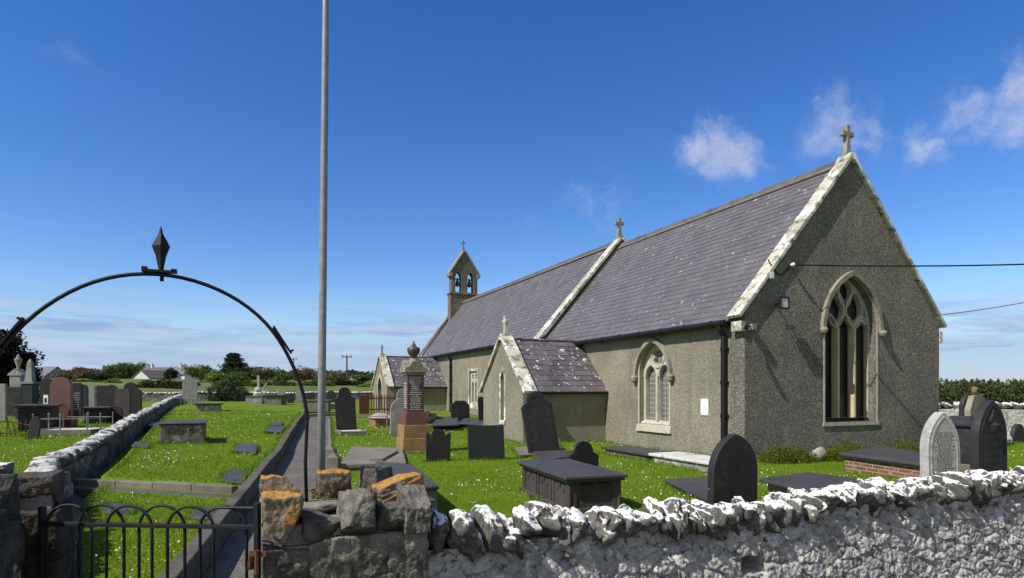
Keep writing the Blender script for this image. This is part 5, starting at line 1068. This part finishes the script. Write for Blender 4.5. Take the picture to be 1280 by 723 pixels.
mb = MB(); mb.box(-0.42, 0.42, -0.42, 0.42, -0.1, hz_(484)); mb.build('plinth', M['slate'], t, 0.02); mb = MB(); mb.box(-0.26, 0.26, -0.26, 0.26, hz_(484)+0.002, hz_(470)); mb.extr([(-0.34, 0), (-0.34, 0.06), (0, 0.36), (0.34, 0.06), (0.34, 0)], [], lambda a, b, dd: (a, dd, hz_(470)+b), -0.30, 0.30); mb.build('pedestal', M['granite_grey'], t, 0.01)
zz = hz_(464); mb = MB(); mb.lathe([(0.13, zz), (0.08, zz+0.12), (0.07, zz+0.2), (0.17, zz+0.55), (0.17, zz+0.62), (0.08, zz+0.68), (0.09, zz+0.74), (0.02, zz+0.86)], 0, 0, 14); mb.build('urn', M['weathered'], t, smooth=True)
p = gpos(38, 502, 30); t = thing('obelisk', 'slim grey granite obelisk on a dark plinth beside the yew', 'obelisk', p, R(6)); hz_ = lambda py: EYE-(py-HY)*30/F-p.z
mb = MB(); mb.box(-0.42, 0.42, -0.42, 0.42, -0.1, 0.25); mb.box(-0.24, 0.24, -0.24, 0.24, 0.251, hz_(480)); mb.build('plinth', M['slate_blue'], t, 0.02); mb = MB(); zt = hz_(449); mb.box(-0.28, 0.28, -0.28, 0.28, hz_(480)+0.001, hz_(480)+0.10)
mb.hexa([(-.17,-.17,hz_(478)+.03),(.17,-.17,hz_(478)+.03),(.17,.17,hz_(478)+.03),(-.17,.17,hz_(478)+.03),(-.09,-.09,zt-.14),(.09,-.09,zt-.14),(.09,.09,zt-.14),(-.09,.09,zt-.14)]); mb.hexa([(-.09,-.09,zt-.14),(.09,-.09,zt-.14),(.09,.09,zt-.14),(-.09,.09,zt-.14),(-.02,-.02,zt),(.02,-.02,zt),(.02,.02,zt),(-.02,.02,zt)]); mb.build('shaft', M['granite_grey'], t, 0.006)
stone('light green-grey square headstone cut by the left edge of the photo', -6, 8, 480, 520, 'flat', 'granite_grey', 0.14, Y=27, rot=R(6))
slabpx('kerb_grave', 'pale low kerb grave at the left edge below the green-grey headstone', 'grave', [(-10,514),(10,514),(14,522),(-10,523)], 0.42, 0.15, 'coping', 'concrete', 0.05)
for lab, a, b, yt, yb, st, mt, yy in (('black round-headed headstone just behind the left side of the red granite one', 51, 66, 473, 512, 'round', 'slate', 31), ('tall dark inscribed slate headstone immediately right of the red granite one', 90, 103, 480, 514, 'segment', 'slate', 31),
      ('dark round-headed headstone second to the right of the red granite one', 99, 110, 481, 514, 'round', 'slate_blue', 33), ('slender pale grey square headstone in the left burial ground', 110, 119, 483, 512, 'flat', 'granite_grey', 35), ('dark square headstone directly right of the slender pale grey one', 121, 133, 482, 510, 'flat', 'slate', 37), ('broad dark round-headed headstone left of the speckled square one', 132, 147, 481, 510, 'round', 'slate', 36),
      ('speckled grey-brown square headstone near the dividing wall', 144, 163, 488, 516, 'segment', 'brownslate', 29.5), ('large black round-headed headstone behind the speckled square one', 150, 177, 478, 516, 'shoulder', 'slate', 31.5)):
    stone(lab, a, b, yt, yb, st, mt, 0.14, Y=yy, rot=R(8), text=8 if 'inscribed' in lab else 0, textmat='granite_grey')
stone('low black curved stone before the speckled square headstone', 137, 153, 508, 517, 'round', 'slate', 0.10, Y=27.5, rot=R(8))
t = thing('grave_marker', 'small white upright marker beside the red granite headstone', 'grave marker', gpos(57.5, 506, 29), R(6)); mb = MB(); mb.box(-0.02, 0.02, 0.0, 0.03, -0.1, 1.1); mb.build('stake', M['wood_pole'], t); mb = MB(); mb.box(-0.10, 0.10, -0.03, -0.002, 0.72, 1.16); mb.build('marker_board', M['white'], t); mb = MB(); mb.box(-0.05, 0.05, -0.036, -0.031, 0.80, 1.02); mb.build('dark_panel', M['slate'], t)
# ---- boulder and moss along the gable foot
t = thing('boulder', 'pale rounded boulder among the moss at the gable foot', 'boulder', ch(1.85, -0.55, 0), ROT); mb = MB(); rock(mb, (0, 0, 0.14), (0.42, 0.36, 0.42), 801, 0.25, 6, 0.06, 3); mb.build('boulder_stone', M['rock_pale'], t, smooth=True)
def shrub(name, label, cat, pos, blobs, n, size, mat, seed, group=None):
    t = thing(name, label, cat, pos, 0, group); rg = np.random.RandomState(seed); C = []
    for (cx, cy, cz, rx, ry, rz) in blobs:
        m = max(20, int(n*rx*ry*rz/sum(b[3]*b[4]*b[5] for b in blobs))); u = rg.normal(size=(m, 3)); u /= np.linalg.norm(u, axis=1, keepdims=True); rr = rg.rand(m)**0.22
        C.append(np.array([cx, cy, cz])+u*rr[:, None]*np.array([rx, ry, rz])*(0.85+0.3*rg.rand(m, 1)))
    C = np.concatenate(C); C = C[C[:, 2] > -0.05]; quads('foliage', mat, C, size*(0.5+rg.rand(len(C))), rg, t)
    return t
def mossbank(label, x0, x1, h, seed):
    rg = random.Random(seed); pos = ch((x0+x1)/2, -0.5, 0); bl = []; x = x0
    while x < x1: c = Vector(L(x, -0.45-rg.uniform(0, .2))+(0,))-Vector((pos.x, pos.y, 0)); bl.append((c.x, c.y, 0.05, rg.uniform(.22,.36), rg.uniform(.24,.36), h*rg.uniform(.7,1.25))); x += 0.26
    return shrub('moss_bank', label, 'moss', pos, bl, 15000, 0.026, M['moss'], seed)
mossbank('green-brown mossy cushion at the gable foot left of the boulder', 0.35, 1.6, 0.34, 1)
mossbank('green-brown mossy cushion at the gable foot right of the boulder', 2.15, 3.5, 0.34, 2)
mossbank('bright mossy cushion at the gable foot behind the brick tomb', 4.9, 7.1, 0.36, 3)
# ------------------------------------------------------------------ BACKGROUND: trees, houses, poles
def tree(label, px, ytop, wpx, Y, mat, seed, name='tree', cat='tree', dens=1.0, group='trees beyond the churchyard', shape='round', ybase=None, leaf=None, base=0.0):
    x = (px-CX)/F*Y; z = float(terr(x, Y)); h = EYE-(ytop-HY)*Y/F-z; w = wpx*Y/F*1.25
    rg = np.random.RandomState(seed); t = thing(name, label, cat, (x, Y, z-0.05), 0, group)
    mb = MB(); tr = max(0.06, h*0.028); top = h*0.62
    mb.tube([(0,0,-0.1), (0.02*h,0,top*0.5), (0.0,0.02*h,top)], [tr*1.3, tr, tr*0.4], 7)
    for i in range(5):
        a = rg.rand()*6.28; mb.tube([(0,0,h*(0.2+0.08*i)), (math.cos(a)*w*0.18, math.sin(a)*w*0.18, h*(0.42+0.08*i)), (math.cos(a)*w*0.33, math.sin(a)*w*0.33, h*(0.52+0.08*i))], [tr*0.6, tr*0.4, tr*0.12], 5)
    mb.build('trunk', M['bark'], t)
    C = []; nb = 26 if shape == 'round' else 80; leaf = leaf or max(0.10, Y*0.0022)
    ncl = int(2600*dens)
    for i in range(nb):
        if shape == 'round':
            u = rg.normal(size=3); u /= np.linalg.norm(u); u *= rg.rand()**0.4; c = np.array([u[0]*w*0.36, u[1]*w*0.36, h*0.52+u[2]*h*0.34]); r = np.array([w*0.15, w*0.15, h*0.13])*(0.6+0.8*rg.rand())
        elif shape == 'conifer':
            f = rg.rand()**0.8; a = rg.rand()*6.28; rad = w*0.5*(1-f)**0.75*(0.4+0.6*rg.rand()); c = np.array([math.cos(a)*rad, math.sin(a)*rad, h*(0.14+0.82*f)]); r = np.array([w*0.13, w*0.13, h*0.06])*(0.7+0.6*rg.rand())
        else:   # column
            f = rg.rand(); a = rg.rand()*6.28; rad = w*0.36*math.sqrt(max(0, 1-f**3)); c = np.array([math.cos(a)*rad*rg.rand(), math.sin(a)*rad*rg.rand(), h*(0.05+0.9*f)]); r = np.array([w*0.2, w*0.2, h*0.10])*(0.7+0.5*rg.rand())
        m = ncl//nb; v = rg.normal(size=(m, 3)); v /= np.linalg.norm(v, axis=1, keepdims=True); C.append(c+v*(rg.rand(m, 1)**0.35)*r*1.25)
    C = np.concatenate(C); C = C[(C[:, 2] > h*0.03)]; k = (C[:, 2] > h*1.0); C[k, 2] = h*(0.9+0.1*rg.rand(k.sum()))
    quads('crown', mat, C, leaf*(0.6+0.9*rg.rand(len(C))), rg, t); return t
def bush(label, px, ytop, wpx, Y, mat, seed, dens=1.0, group='hedges and bushes beyond the churchyard', n=2200, leaf=None, cat='bush', name='bush'):
    x = (px-CX)/F*Y; z = float(terr(x, Y)); h = EYE-(ytop-HY)*Y/F-z; w = wpx*Y/F; rg = random.Random(seed); bl = []
    k = max(4, int(w/ (h*0.5)))
    for i in range(k):
        f = (i+0.5)/k-0.5; hh = h*(0.62+0.30*rg.random())*(1-0.5*abs(f*2)**3); bl.append((f*w*0.92, rg.uniform(-.3,.3)*h, hh*0.45, w/k*0.95, max(0.5, h*0.4), hh*0.60))
    t = shrub(name, label, cat, (x, Y, z-0.05), bl, int(n*dens), leaf or max(0.08, Y*0.0021), mat, seed, group)
    mb = MB()
    for b in bl: mb.tube([(b[0], b[1], -0.1), (b[0]+0.05*h, b[1], h*0.45)], 0.03*h, 5)
    mb.build('stems', M['bark'], t); return t
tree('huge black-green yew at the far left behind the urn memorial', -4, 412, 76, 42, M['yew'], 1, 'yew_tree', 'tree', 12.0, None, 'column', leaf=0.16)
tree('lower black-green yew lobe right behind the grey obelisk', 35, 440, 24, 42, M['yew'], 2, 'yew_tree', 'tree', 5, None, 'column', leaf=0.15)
bush('dark glossy bush standing in front of the back wall', 285, 470, 50, 60, M['leafD'], 5, 2.2, None, 2600, 0.13)
bush('dark dense hedge before the white gabled house', 202, 470, 62, 78, M['leafD'], 6, 1.6, leaf=0.16)
bush('lighter hedge end beside the peaked grey headstone', 238, 473, 20, 85, M['leafG'], 7)
tr = [('brown-leaved shrub tree at the left beyond the round dark headstones', 82, 461, 30, 90, 'leafB', 'round'), ('larger brown-leaved tree left of the green oak', 104, 456, 34, 96, 'leafB', 'round'), ('spreading green tree left of the white gabled house', 150, 451, 36, 235, 'leafG', 'round'), ('taller dark green tree against the white gabled house', 172, 448, 34, 240, 'leafG', 'round'),
      ('thin pale tree between the two house roofs', 224, 452, 24, 240, 'leafO', 'round'), ('dark rounded tree just left of the second house', 213, 461, 16, 185, 'leafD', 'round'), ('broad light green tree left of the conifer', 251, 455, 36, 98, 'leafG', 'round'), ('bright green tree touching the conifer on its left', 268, 461, 24, 92, 'leafY', 'round'), ('dark ragged conifer rising above the hedgerow', 292, 441, 34, 105, 'leafD', 'conifer'), ('dark green tree tucked against the right of the conifer', 314, 454, 30, 104, 'leafD', 'round'),
      ('green tree directly in front of the conifer', 295, 462, 34, 88, 'leafG', 'round'), ('olive tree second right of the conifer', 333, 457, 34, 98, 'leafO', 'round'), ('low green tree between the olive trees', 353, 463, 28, 96, 'leafG', 'round'), ('brownish tree behind the right arch leg', 380, 455, 36, 100, 'leafB', 'round'), ('wide olive tree just right of the flagpole', 421, 461, 42, 96, 'leafO', 'round'), ('small green tree left of the far porch', 452, 468, 24, 110, 'leafG', 'round'), ('dark bush-like tree left of the spreading green tree', 128, 466, 26, 95, 'leafD', 'round')]
for i, (lab, px, yt, wp, Y, m_, sh_) in enumerate(tr): tree(lab, px, yt, wp, Y, M[m_], 30+i, 'conifer_tree' if sh_ == 'conifer' else 'broadleaf_tree', 'tree', 1.0 if sh_ == 'round' else 3.0, shape=sh_)
bs = [('bright yellow-green bush left of the white gabled house', 140, 472, 22, 88, 'leafY'), ('green bush at the field edge below the brown trees', 110, 474, 44, 90, 'leafG'), ('dark green hedge below the conifer', 300, 473, 66, 86, 'leafG'), ('olive hedge below the two olive trees', 345, 474, 50, 90, 'leafO'), ('green hedge behind the flagpole', 396, 473, 46, 92, 'leafG'), ('dark green hedge right of the wide olive tree', 437, 474, 40, 95, 'leafD'), ('light scrub beside the far porch', 458, 479, 26, 92, 'leafY'), ('green hedge at the left behind the obelisk', 60, 474, 50, 95, 'leafG')]
for i, (lab, px, yt, wp, Y, m_) in enumerate(bs): bush(lab, px, yt, wp, Y, M[m_], 60+i)
# distant wooded skyline
def wood(name, label, px0, px1, Y, ytop, hjit, mat, seed, n, shape, wtree):
    rg = np.random.RandomState(seed); C = []; S_ = []
    for i in range(n):
        px = px0+(px1-px0)*rg.rand(); y = Y*(1+0.35*rg.rand()**2); x = (px-CX)/F*y; z = float(terr(x, y)); h = (EYE-(ytop+hjit*rg.rand()-HY)*Y/F-z)*(1 if shape == 'c' else 1.0); h = max(h, 1.5); m = 170
        f = rg.rand(m)**0.75; a = rg.rand(m)*6.28; wt = wtree*(0.7+0.8*rg.rand()); con = shape == 'c' and rg.rand() < 0.6; rad = wt*((1-f)**0.7 if con else np.sqrt(np.maximum(0, 1-(2*f-0.9)**2)))*np.sqrt(rg.rand(m))
        C.append(np.stack([x+np.cos(a)*rad, y+np.sin(a)*rad, z+f*h], 1)); S_.append(np.full(m, Y*0.0028)*(0.6+0.8*rg.rand(m)))
    o = quads(name, M[mat], np.concatenate(C), np.concatenate(S_), rg); tag(o, label, 'woodland', kind='stuff'); return o
wood('conifer_wood', 'dark young conifer plantation beyond the pale wall right of the church', 1120, 1420, 150, 472, 13, 'pine', 3, 460, 'c', 2.0)
wood('distant_wood', 'thin dark line of far woodland along the left skyline', 40, 480, 330, 461, 7, 'leafD', 4, 260, 'r', 5.0)
# houses
def house(label, px, Y, rot, w, l, he, hr, wall, roof, chim=True, ytop=460):
    x = (px-CX)/F*Y; z = EYE-(ytop-HY)*Y/F-hr; t = thing('house', label, 'house', (x, Y, z), rot)
    mb = MB(); mb.extr([(-w/2,-2.5),(w/2,-2.5),(w/2,he),(0,hr-0.1),(-w/2,he)], [], lambda a, b, d: (a, d, b), 0, l); mb.build('wall', M[wall], t)
    mb = MB()
    for s_ in (-1, 1): n = Vector((s_*(hr-he), 0, w/2)).normalized()*0.14; e = Vector((s_*(w/2+0.3), -0.3, he-0.3*(hr-he)/(w/2))); r_ = Vector((0, -0.3, hr)); q = [e, r_, r_+Vector((0, l+0.6, 0)), e+Vector((0, l+0.6, 0))]; mb.hexa(q+[p+n for p in q])
    rf = mb.build('roof', M[roof], t)
    if chim: mb = MB(); mb.box(-0.4, 0.4, l*0.7, l*0.7+0.7, hr-0.6, hr+1.0); mb.build('chimney', M['housewall'], rf); mb = MB(); mb.lathe([(0.16, hr+1.0), (0.13, hr+1.45)], 0, l*0.7+0.35, 10); mb.build('chimney_pot', M['roof_house'], rf)
    wm = MB(); wm.box(-0.6, 0.6, -0.03, 0.05, 1.0, 2.1); wd = wm.build('window', M['white'], t); wm = MB(); wm.box(-0.52, 0.52, -0.045, -0.032, 1.08, 2.02); wm.build('pane', M['glass_house'], wd)
    return t
house('white house with its gable end and dark roof facing the churchyard', 176, 190, R(-20), 7.0, 9, 2.2, 4.6, 'housewall', 'roof_house', False, ytop=463)
house('long low house with brown-grey roof behind the white gable', 213, 200, R(68), 8.0, 11, 2.2, 4.8, 'housewall', 'roof_house', True, ytop=459.5)
house('second grey-roofed house further right along the hedgerow', 241, 215, R(72), 7.0, 7, 2.2, 4.8, 'housewall', 'roof_grey', True, ytop=459)
house('grey-roofed barn just right of the yew', 71, 150, R(75), 7, 6, 2.0, 4.6, 'granite_grey', 'roof_grey', False, ytop=459)
def upole(label, px, yt, Y):
    x = (px-CX)/F*Y; z = float(terr(x, Y)); h = EYE-(yt-HY)*Y/F-z; t = thing('utility_pole', label, 'utility pole', (x, Y, z))
    mb = MB(); mb.tube([(0,0,-0.3), (0,0,h)], [0.15, 0.11], 8); mb.build('pole_shaft', M['wood_pole'], t); mb = MB(); mb.box(-0.75, 0.75, -0.06, 0.06, h-0.25, h-0.10); mb.build('crossarm', M['wood_pole'], t)
    for k in (-0.65, 0, 0.65): mb = MB(); mb.tube([(k, 0, h-0.1), (k, 0, h+0.15)], 0.06, 6); mb.build('insulator', M['slate'], t)
upole('nearer timber utility pole with crossarm standing right of the flagpole', 433.5, 445, 95); upole('far utility pole with crossarm seen beside the right arch leg', 367, 448, 135)
tf = thing('field_gate', 'pale field gate in the far pasture left of the far porch', 'gate', gpos(443, 480, 120), 0); mb = MB()
for z in (0.3, 0.6, 0.9, 1.15): mb.box(-1.6, 1.6, -0.03, 0.03, z, z+0.1)
mb.build('gate_bars', M['white'], tf); mb = MB(); mb.box(-1.7, -1.55, -0.07, 0.07, -0.2, 1.35); mb.box(1.55, 1.7, -0.07, 0.07, -0.2, 1.35); mb.build('gate_post', M['wood_pole'], tf)

# ------------------------------------------------------------------ GRASS
rg = np.random.RandomState(12)
def clear(x, y):
    ok = np.ones(len(x), bool)
    q = (x-W0[0])*UX+(y-W0[1])*UY; ok &= q > 0.62
    cx = (x-CO[0])*VX+(y-CO[1])*VY; cs = (x-CO[0])*UX+(y-CO[1])*UY
    ok &= ~((cx > -0.03) & (cx < W+0.1) & (cs > -0.03) & (cs < 33)); ok &= ~((cx > PXF-0.03) & (cx < 0) & (cs > PY0-0.03) & (cs < PY0+PW+.03)); ok &= ~((cx > P2XF) & (cx < 1) & (cs > P2Y) & (cs < P2Y+P2W))
    e = path_edge(y); ok &= ~((x > e-1.37) & (x < e+0.13) & (y < 33.5)); ok &= ~((y > 30) & (y < 34.5) & (x > -11.5) & (x < -6))
    st = lawnstep(x); ok &= ~((x < e-1.3) & (y > st-0.62) & (y < st+0.03))
    ix = inwall_x(y); ok &= ~((np.abs(x-ix) < 0.36) & (y > 6.5))
    for (a, b, r, hx_, hy_) in EX:
        c, s = math.cos(r), math.sin(r); u = (x-a)*c+(y-b)*s; v = -(x-a)*s+(y-b)*c; ok &= ~((np.abs(u) < hx_) & (np.abs(v) < hy_))
    for poly in EXP:
        ins = np.ones(len(x), bool)
        ar = sum(poly[i][0]*poly[(i+1)%4][1]-poly[(i+1)%4][0]*poly[i][1] for i in range(4)); sg = 1 if ar > 0 else -1
        for i in range(4):
            a, b = poly[i], poly[(i+1)%4]; ins &= ((b[0]-a[0])*(y-a[1])-(b[1]-a[1])*(x-a[0]))*sg > 0
        ok &= ~ins
    return ok
def scatter(n, ya, yb, pw, pa=-420, pb=1600):
    Y = (ya**pw+(yb**pw-ya**pw)*rg.rand(n))**(1/pw); px = pa+(pb-pa)*rg.rand(n); x = (px-CX)/F*Y; k = clear(x, Y); x, Y = x[k], Y[k]; return x, Y
def blades(name, label, n, ya, yb, pw, hgt, wid):
    x, y = scatter(n, ya, yb, pw); z = surf(x, y); m = len(x)
    pn = 0.8*vnoise(x*0.5+60, y*0.5+60, 8)+vnoise(x*1.1+60, y*1.1+60, 9)+0.7*vnoise(x*3.7+60, y*3.7+60, 10)
    h = hgt*(0.55+0.75*rg.rand(m)+0.5*pn)*(0.8+0.02*y); w = wid*(0.7+0.6*rg.rand(m))*(0.6+0.055*y); a = rg.rand(m)*6.283; lx, ly = rg.normal(size=m)*h*0.55, rg.normal(size=m)*h*0.55
    P = np.stack([np.stack([x-np.cos(a)*w, y-np.sin(a)*w, z-0.01], 1), np.stack([x+np.cos(a)*w, y+np.sin(a)*w, z-0.01], 1), np.stack([x+lx, y+ly, z+h], 1)], 1).reshape(-1, 3)
    o = np_mesh(name, P, 3, M['blade'], np.clip(0.5+0.6*pn+0.24*rg.normal(size=m), 0, 1)); tag(o, label, 'grass', kind='stuff')
blades('grass', 'short green mown grass over the churchyard', 600000, 4.4, 34, 0.35, 0.032, 0.0058)
def flowers(name, label, n, ya, yb, pw, size, mat, thr, seed):
    x, y = scatter(n, ya, yb, pw); d = vnoise(x*0.55+90, y*0.55+90, seed)+0.6*vnoise(x*1.9+90, y*1.9+90, seed+1); k = d > thr; x, y = x[k], y[k]; m = len(x); z = surf(x, y)+0.035+0.035*rg.rand(m); s = size*(0.7+0.6*rg.rand(m))*(0.52+0.035*y); V = []
    tx, ty = rg.normal(size=m)*0.5, rg.normal(size=m)*0.5
    for i in range(6): a = i*math.pi/3; V.append(np.stack([x+s*math.cos(a), y+s*math.sin(a), z+s*(tx*math.cos(a)+ty*math.sin(a))], 1))
    o = np_mesh(name, np.stack(V, 1).reshape(-1, 3), 6, M[mat], rg.rand(m)); tag(o, label, 'daisies' if mat == 'petal' else 'buttercups', kind='stuff')
flowers('daisies', 'white daisies scattered over the churchyard grass', 18000, 4.6, 34, 0.45, 0.0105, 'petal', -0.08, 21)
flowers('buttercups', 'yellow buttercups scattered in the left lawn', 3600, 6, 40, 0.6, 0.011, 'petalY', 0.1, 31)
def tufts(name, label, lines, n, hgt, seed):
    """longer unmown grass at the foot of stones and walls"""
    r = np.random.RandomState(seed); P = []; RN = []
    X = []; Yy = []
    for (x0, y0, x1, y1, k) in lines:
        t = r.rand(k); X.append(x0+(x1-x0)*t+r.normal(size=k)*0.04); Yy.append(y0+(y1-y0)*t+r.normal(size=k)*0.04)
    x = np.concatenate(X); y = np.concatenate(Yy); q = (x-W0[0])*UX+(y-W0[1])*UY; kk = q > 0.3; x, y = x[kk], y[kk]; z = surf(x, y); m = len(x)
    h = hgt*(0.4+0.8*r.rand(m)); w = 0.007*(0.8+0.04*y); a = r.rand(m)*6.28; lx, ly = r.normal(size=m)*h*0.35, r.normal(size=m)*h*0.35
    V = np.stack([np.stack([x-np.cos(a)*w, y-np.sin(a)*w, z-0.01], 1), np.stack([x+np.cos(a)*w, y+np.sin(a)*w, z-0.01], 1), np.stack([x+lx, y+ly, z+h], 1)], 1).reshape(-1, 3)
    o = np_mesh(name, V, 3, M['blade'], r.rand(m)*0.8); tag(o, label, 'grass', kind='stuff')
ln_ = []
for (a, b, r, hx_, hy_) in EX:
    if b < 30:
        c, s = math.cos(r), math.sin(r); C4 = [(a+u*hx_*c-v*hy_*s, b+u*hx_*s+v*hy_*c) for u, v in ((-1,-1),(1,-1),(1,1),(-1,1))]
        for i in range(4): p, q = C4[i], C4[(i+1)%4]; ln_.append((*p, *q, int(90*math.hypot(p[0]-q[0], p[1]-q[1]))+5))
for poly in EXP:
    if poly[0][1] < 30:
        for i in range(4): p, q = poly[i], poly[(i+1)%4]; ln_.append((*p, *q, int(90*math.hypot(p[0]-q[0], p[1]-q[1]))+5))
def chl(x0, s0, x1, s1, k): a, b = L(x0, s0), L(x1, s1); ln_.append((*a, *b, k))
chl(-0.05, 0, -0.05, PY0, 500); chl(0, -0.05, W, -0.05, 600); chl(PXF-.05, PY0-.05, -0.05, PY0-.05, 260); chl(PXF-.05, PY0, PXF-.05, PY0+PW, 300); chl(0.75, 9.9, 0.75, 26, 700)
for y in np.linspace(6.6, 30, 12): ln_.append((inwall_x(y)+0.3, y, inwall_x(y+2)+0.3, y+2, 160)); ln_.append((path_edge(y)-1.40, y, path_edge(y+2)-1.40, y+2, 150)); ln_.append((path_edge(y)+0.16, y, path_edge(y+2)+0.16, y+2, 120))
tufts('grass_tufts', 'longer grass at the feet of the gravestones and walls', ln_, 0, 0.095, 4)

# ------------------------------------------------------------------ SKY, SUN, CAMERA
EL, D_ = R(47), R(11)
sh = np.array([-VX*math.cos(D_)-UX*math.sin(D_), -VY*math.cos(D_)-UY*math.sin(D_)])
SD = Vector((sh[0]*math.cos(EL), sh[1]*math.cos(EL), math.sin(EL)))
sun = bpy.data.lights.new('sun', 'SUN'); sun.energy = 4.2; sun.angle = R(0.53); sun.color = (1.0, 0.955, 0.89)
so = bpy.data.objects.new('sun', sun); COL.objects.link(so); so.rotation_euler = SD.to_track_quat('Z', 'Y').to_euler(); so.location = SD*60
w = bpy.data.worlds.new('World'); scene.world = w; w.use_nodes = True; nt = w.node_tree; nt.nodes.clear()
sky = nt.nodes.new('ShaderNodeTexSky'); sky.sky_type = 'NISHITA'; sky.sun_disc = False; sky.sun_elevation = EL; sky.sun_rotation = math.atan2(sh[0], sh[1]); sky.air_density = SKY_AIR; sky.dust_density = SKY_DUST; sky.ozone_density = SKY_OZ; sky.altitude = 0
hsv = nt.nodes.new('ShaderNodeHueSaturation'); hsv.inputs['Saturation'].default_value = SKY_SAT; hsv.inputs['Value'].default_value = 1.0; hsv.inputs['Hue'].default_value = SKY_HUE; nt.links.new(sky.outputs[0], hsv.inputs['Color'])
tc = nt.nodes.new('ShaderNodeTexCoord'); dirv = tc.outputs['Generated']
wn = nz(nt, dirv, 9.0, 6, 0.62, kind='col'); vs = nt.nodes.new('ShaderNodeVectorMath'); vs.operation = 'MULTIPLY_ADD'; nt.links.new(wn, vs.inputs[0]); vs.inputs[1].default_value = (0.11,)*3; vs.inputs[2].default_value = (-0.055,)*3
wd = nt.nodes.new('ShaderNodeVectorMath'); wd.operation = 'ADD'; nt.links.new(dirv, wd.inputs[0]); nt.links.new(vs.outputs[0], wd.inputs[1])
tot = None
for (px, py, rp, st) in ((905, 190, 52, 1.15), (868, 186, 38, 0.9), (925, 210, 36, 0.9), (1045, 165, 58, 0.55), (1085, 175, 40, 0.45), (1165, 172, 44, 0.6), (1215, 140, 56, 0.6), (1265, 110, 52, 0.85), (1270, 160, 48, 0.7), (748, 250, 46, 0.42), (75, 65, 40, 0.15), (640, 295, 40, 0.14)):
    v = Vector(((px-CX)/F, 1, (HY-py)/F)); l_ = v.length; v.normalize(); r_ = rp/F/l_*1.25
    ds = nt.nodes.new('ShaderNodeVectorMath'); ds.operation = 'DISTANCE'; nt.links.new(wd.outputs[0], ds.inputs[0]); ds.inputs[1].default_value = v
    m_ = mrange(nt, ds.outputs['Value'], r_, 0.0, 0, st, True); tot = m_ if tot is None else math_(nt, 'MAXIMUM', tot, m_)
fine = nz(nt, wd.outputs[0], 26, 6, 0.6); cum = math_(nt, 'MULTIPLY', mrange(nt, math_(nt, 'ADD', tot, math_(nt, 'MULTIPLY', math_(nt, 'SUBTRACT', fine, 0.5), 1.7)), 0.0, 1.25, 0, 1, True), mrange(nt, tot, 0.0, 0.3))
sp = nt.nodes.new('ShaderNodeSeparateXYZ'); nt.links.new(dirv, sp.inputs[0])
lay = nz(nt, dirv, 3.2, 7, 0.62, 0.5, stretch=(1.0, 1.0, 9.0)); lay2 = nz(nt, dirv, 7.0, 6, 0.6, 0.3, stretch=(1.0, 1.0, 11.0))
band = math_(nt, 'MULTIPLY', mrange(nt, sp.outputs[2], 0.150, 0.085, 0, 1, True), mrange(nt, sp.outputs[2], 0.0, 0.02, 0.75, 1.0))
bm_ = math_(nt, 'MULTIPLY', band, mrange(nt, math_(nt, 'ADD', math_(nt, 'MULTIPLY', lay, 0.65), math_(nt, 'MULTIPLY', lay2, 0.35)), 0.42, 0.58, 0.12, 0.92, True))
low = mrange(nt, sp.outputs[2], 0.110, 0.055, 0.0, 0.88, True)
bm_ = math_(nt, 'MAXIMUM', bm_, math_(nt, 'MULTIPLY', low, mrange(nt, lay2, 0.3, 0.6, 0.75, 1.0)))
ccol = mixc(nt, mrange(nt, lay2, 0.40, 0.62), CLOUD_DARK, CLOUD_PALE)
c1 = mixc(nt, bm_, hsv.outputs[0], ccol)
c2 = mixc(nt, math_(nt, 'MULTIPLY', cum, 0.66), c1, mixc(nt, mrange(nt, nz(nt, dirv, 17, 5, 0.6), 0.35, 0.62), (3.5, 3.9, 4.9), CUMULUS))
bk = math_(nt, 'MULTIPLY', mrange(nt, sp.outputs[1], 0.05, -0.25, 0, 1, True), mrange(nt, nz(nt, dirv, 2.6, 6, 0.6), 0.38, 0.56, 0.15, 1, True))   # unseen broken cloud added behind the camera to neutralise the blue shadow fill
c2 = mixc(nt, bk, c2, FILLCLOUD)
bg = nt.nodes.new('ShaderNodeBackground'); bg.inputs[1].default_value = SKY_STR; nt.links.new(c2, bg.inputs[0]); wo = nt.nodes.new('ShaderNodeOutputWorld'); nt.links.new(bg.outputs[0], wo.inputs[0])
cd = bpy.data.cameras.new('camera'); cam_o = bpy.data.objects.new('camera', cd); COL.objects.link(cam_o); cam_o.location = (0, 0, EYE); cam_o.rotation_euler = (R(90), 0, 0)
cd.sensor_fit = 'HORIZONTAL'; cd.sensor_width = 36.0; cd.lens = 36.0*F/1280; cd.shift_y = (HY-361.5)/1280; cd.clip_start = 0.1; cd.clip_end = 9000
scene.camera = cam_o
vsx = scene.view_settings; vsx.view_transform = 'Standard'; vsx.look = 'None'; vsx.exposure = EXPO; vsx.gamma = 1.0; vsx.use_curve_mapping = False
bpy.context.view_layer.update()
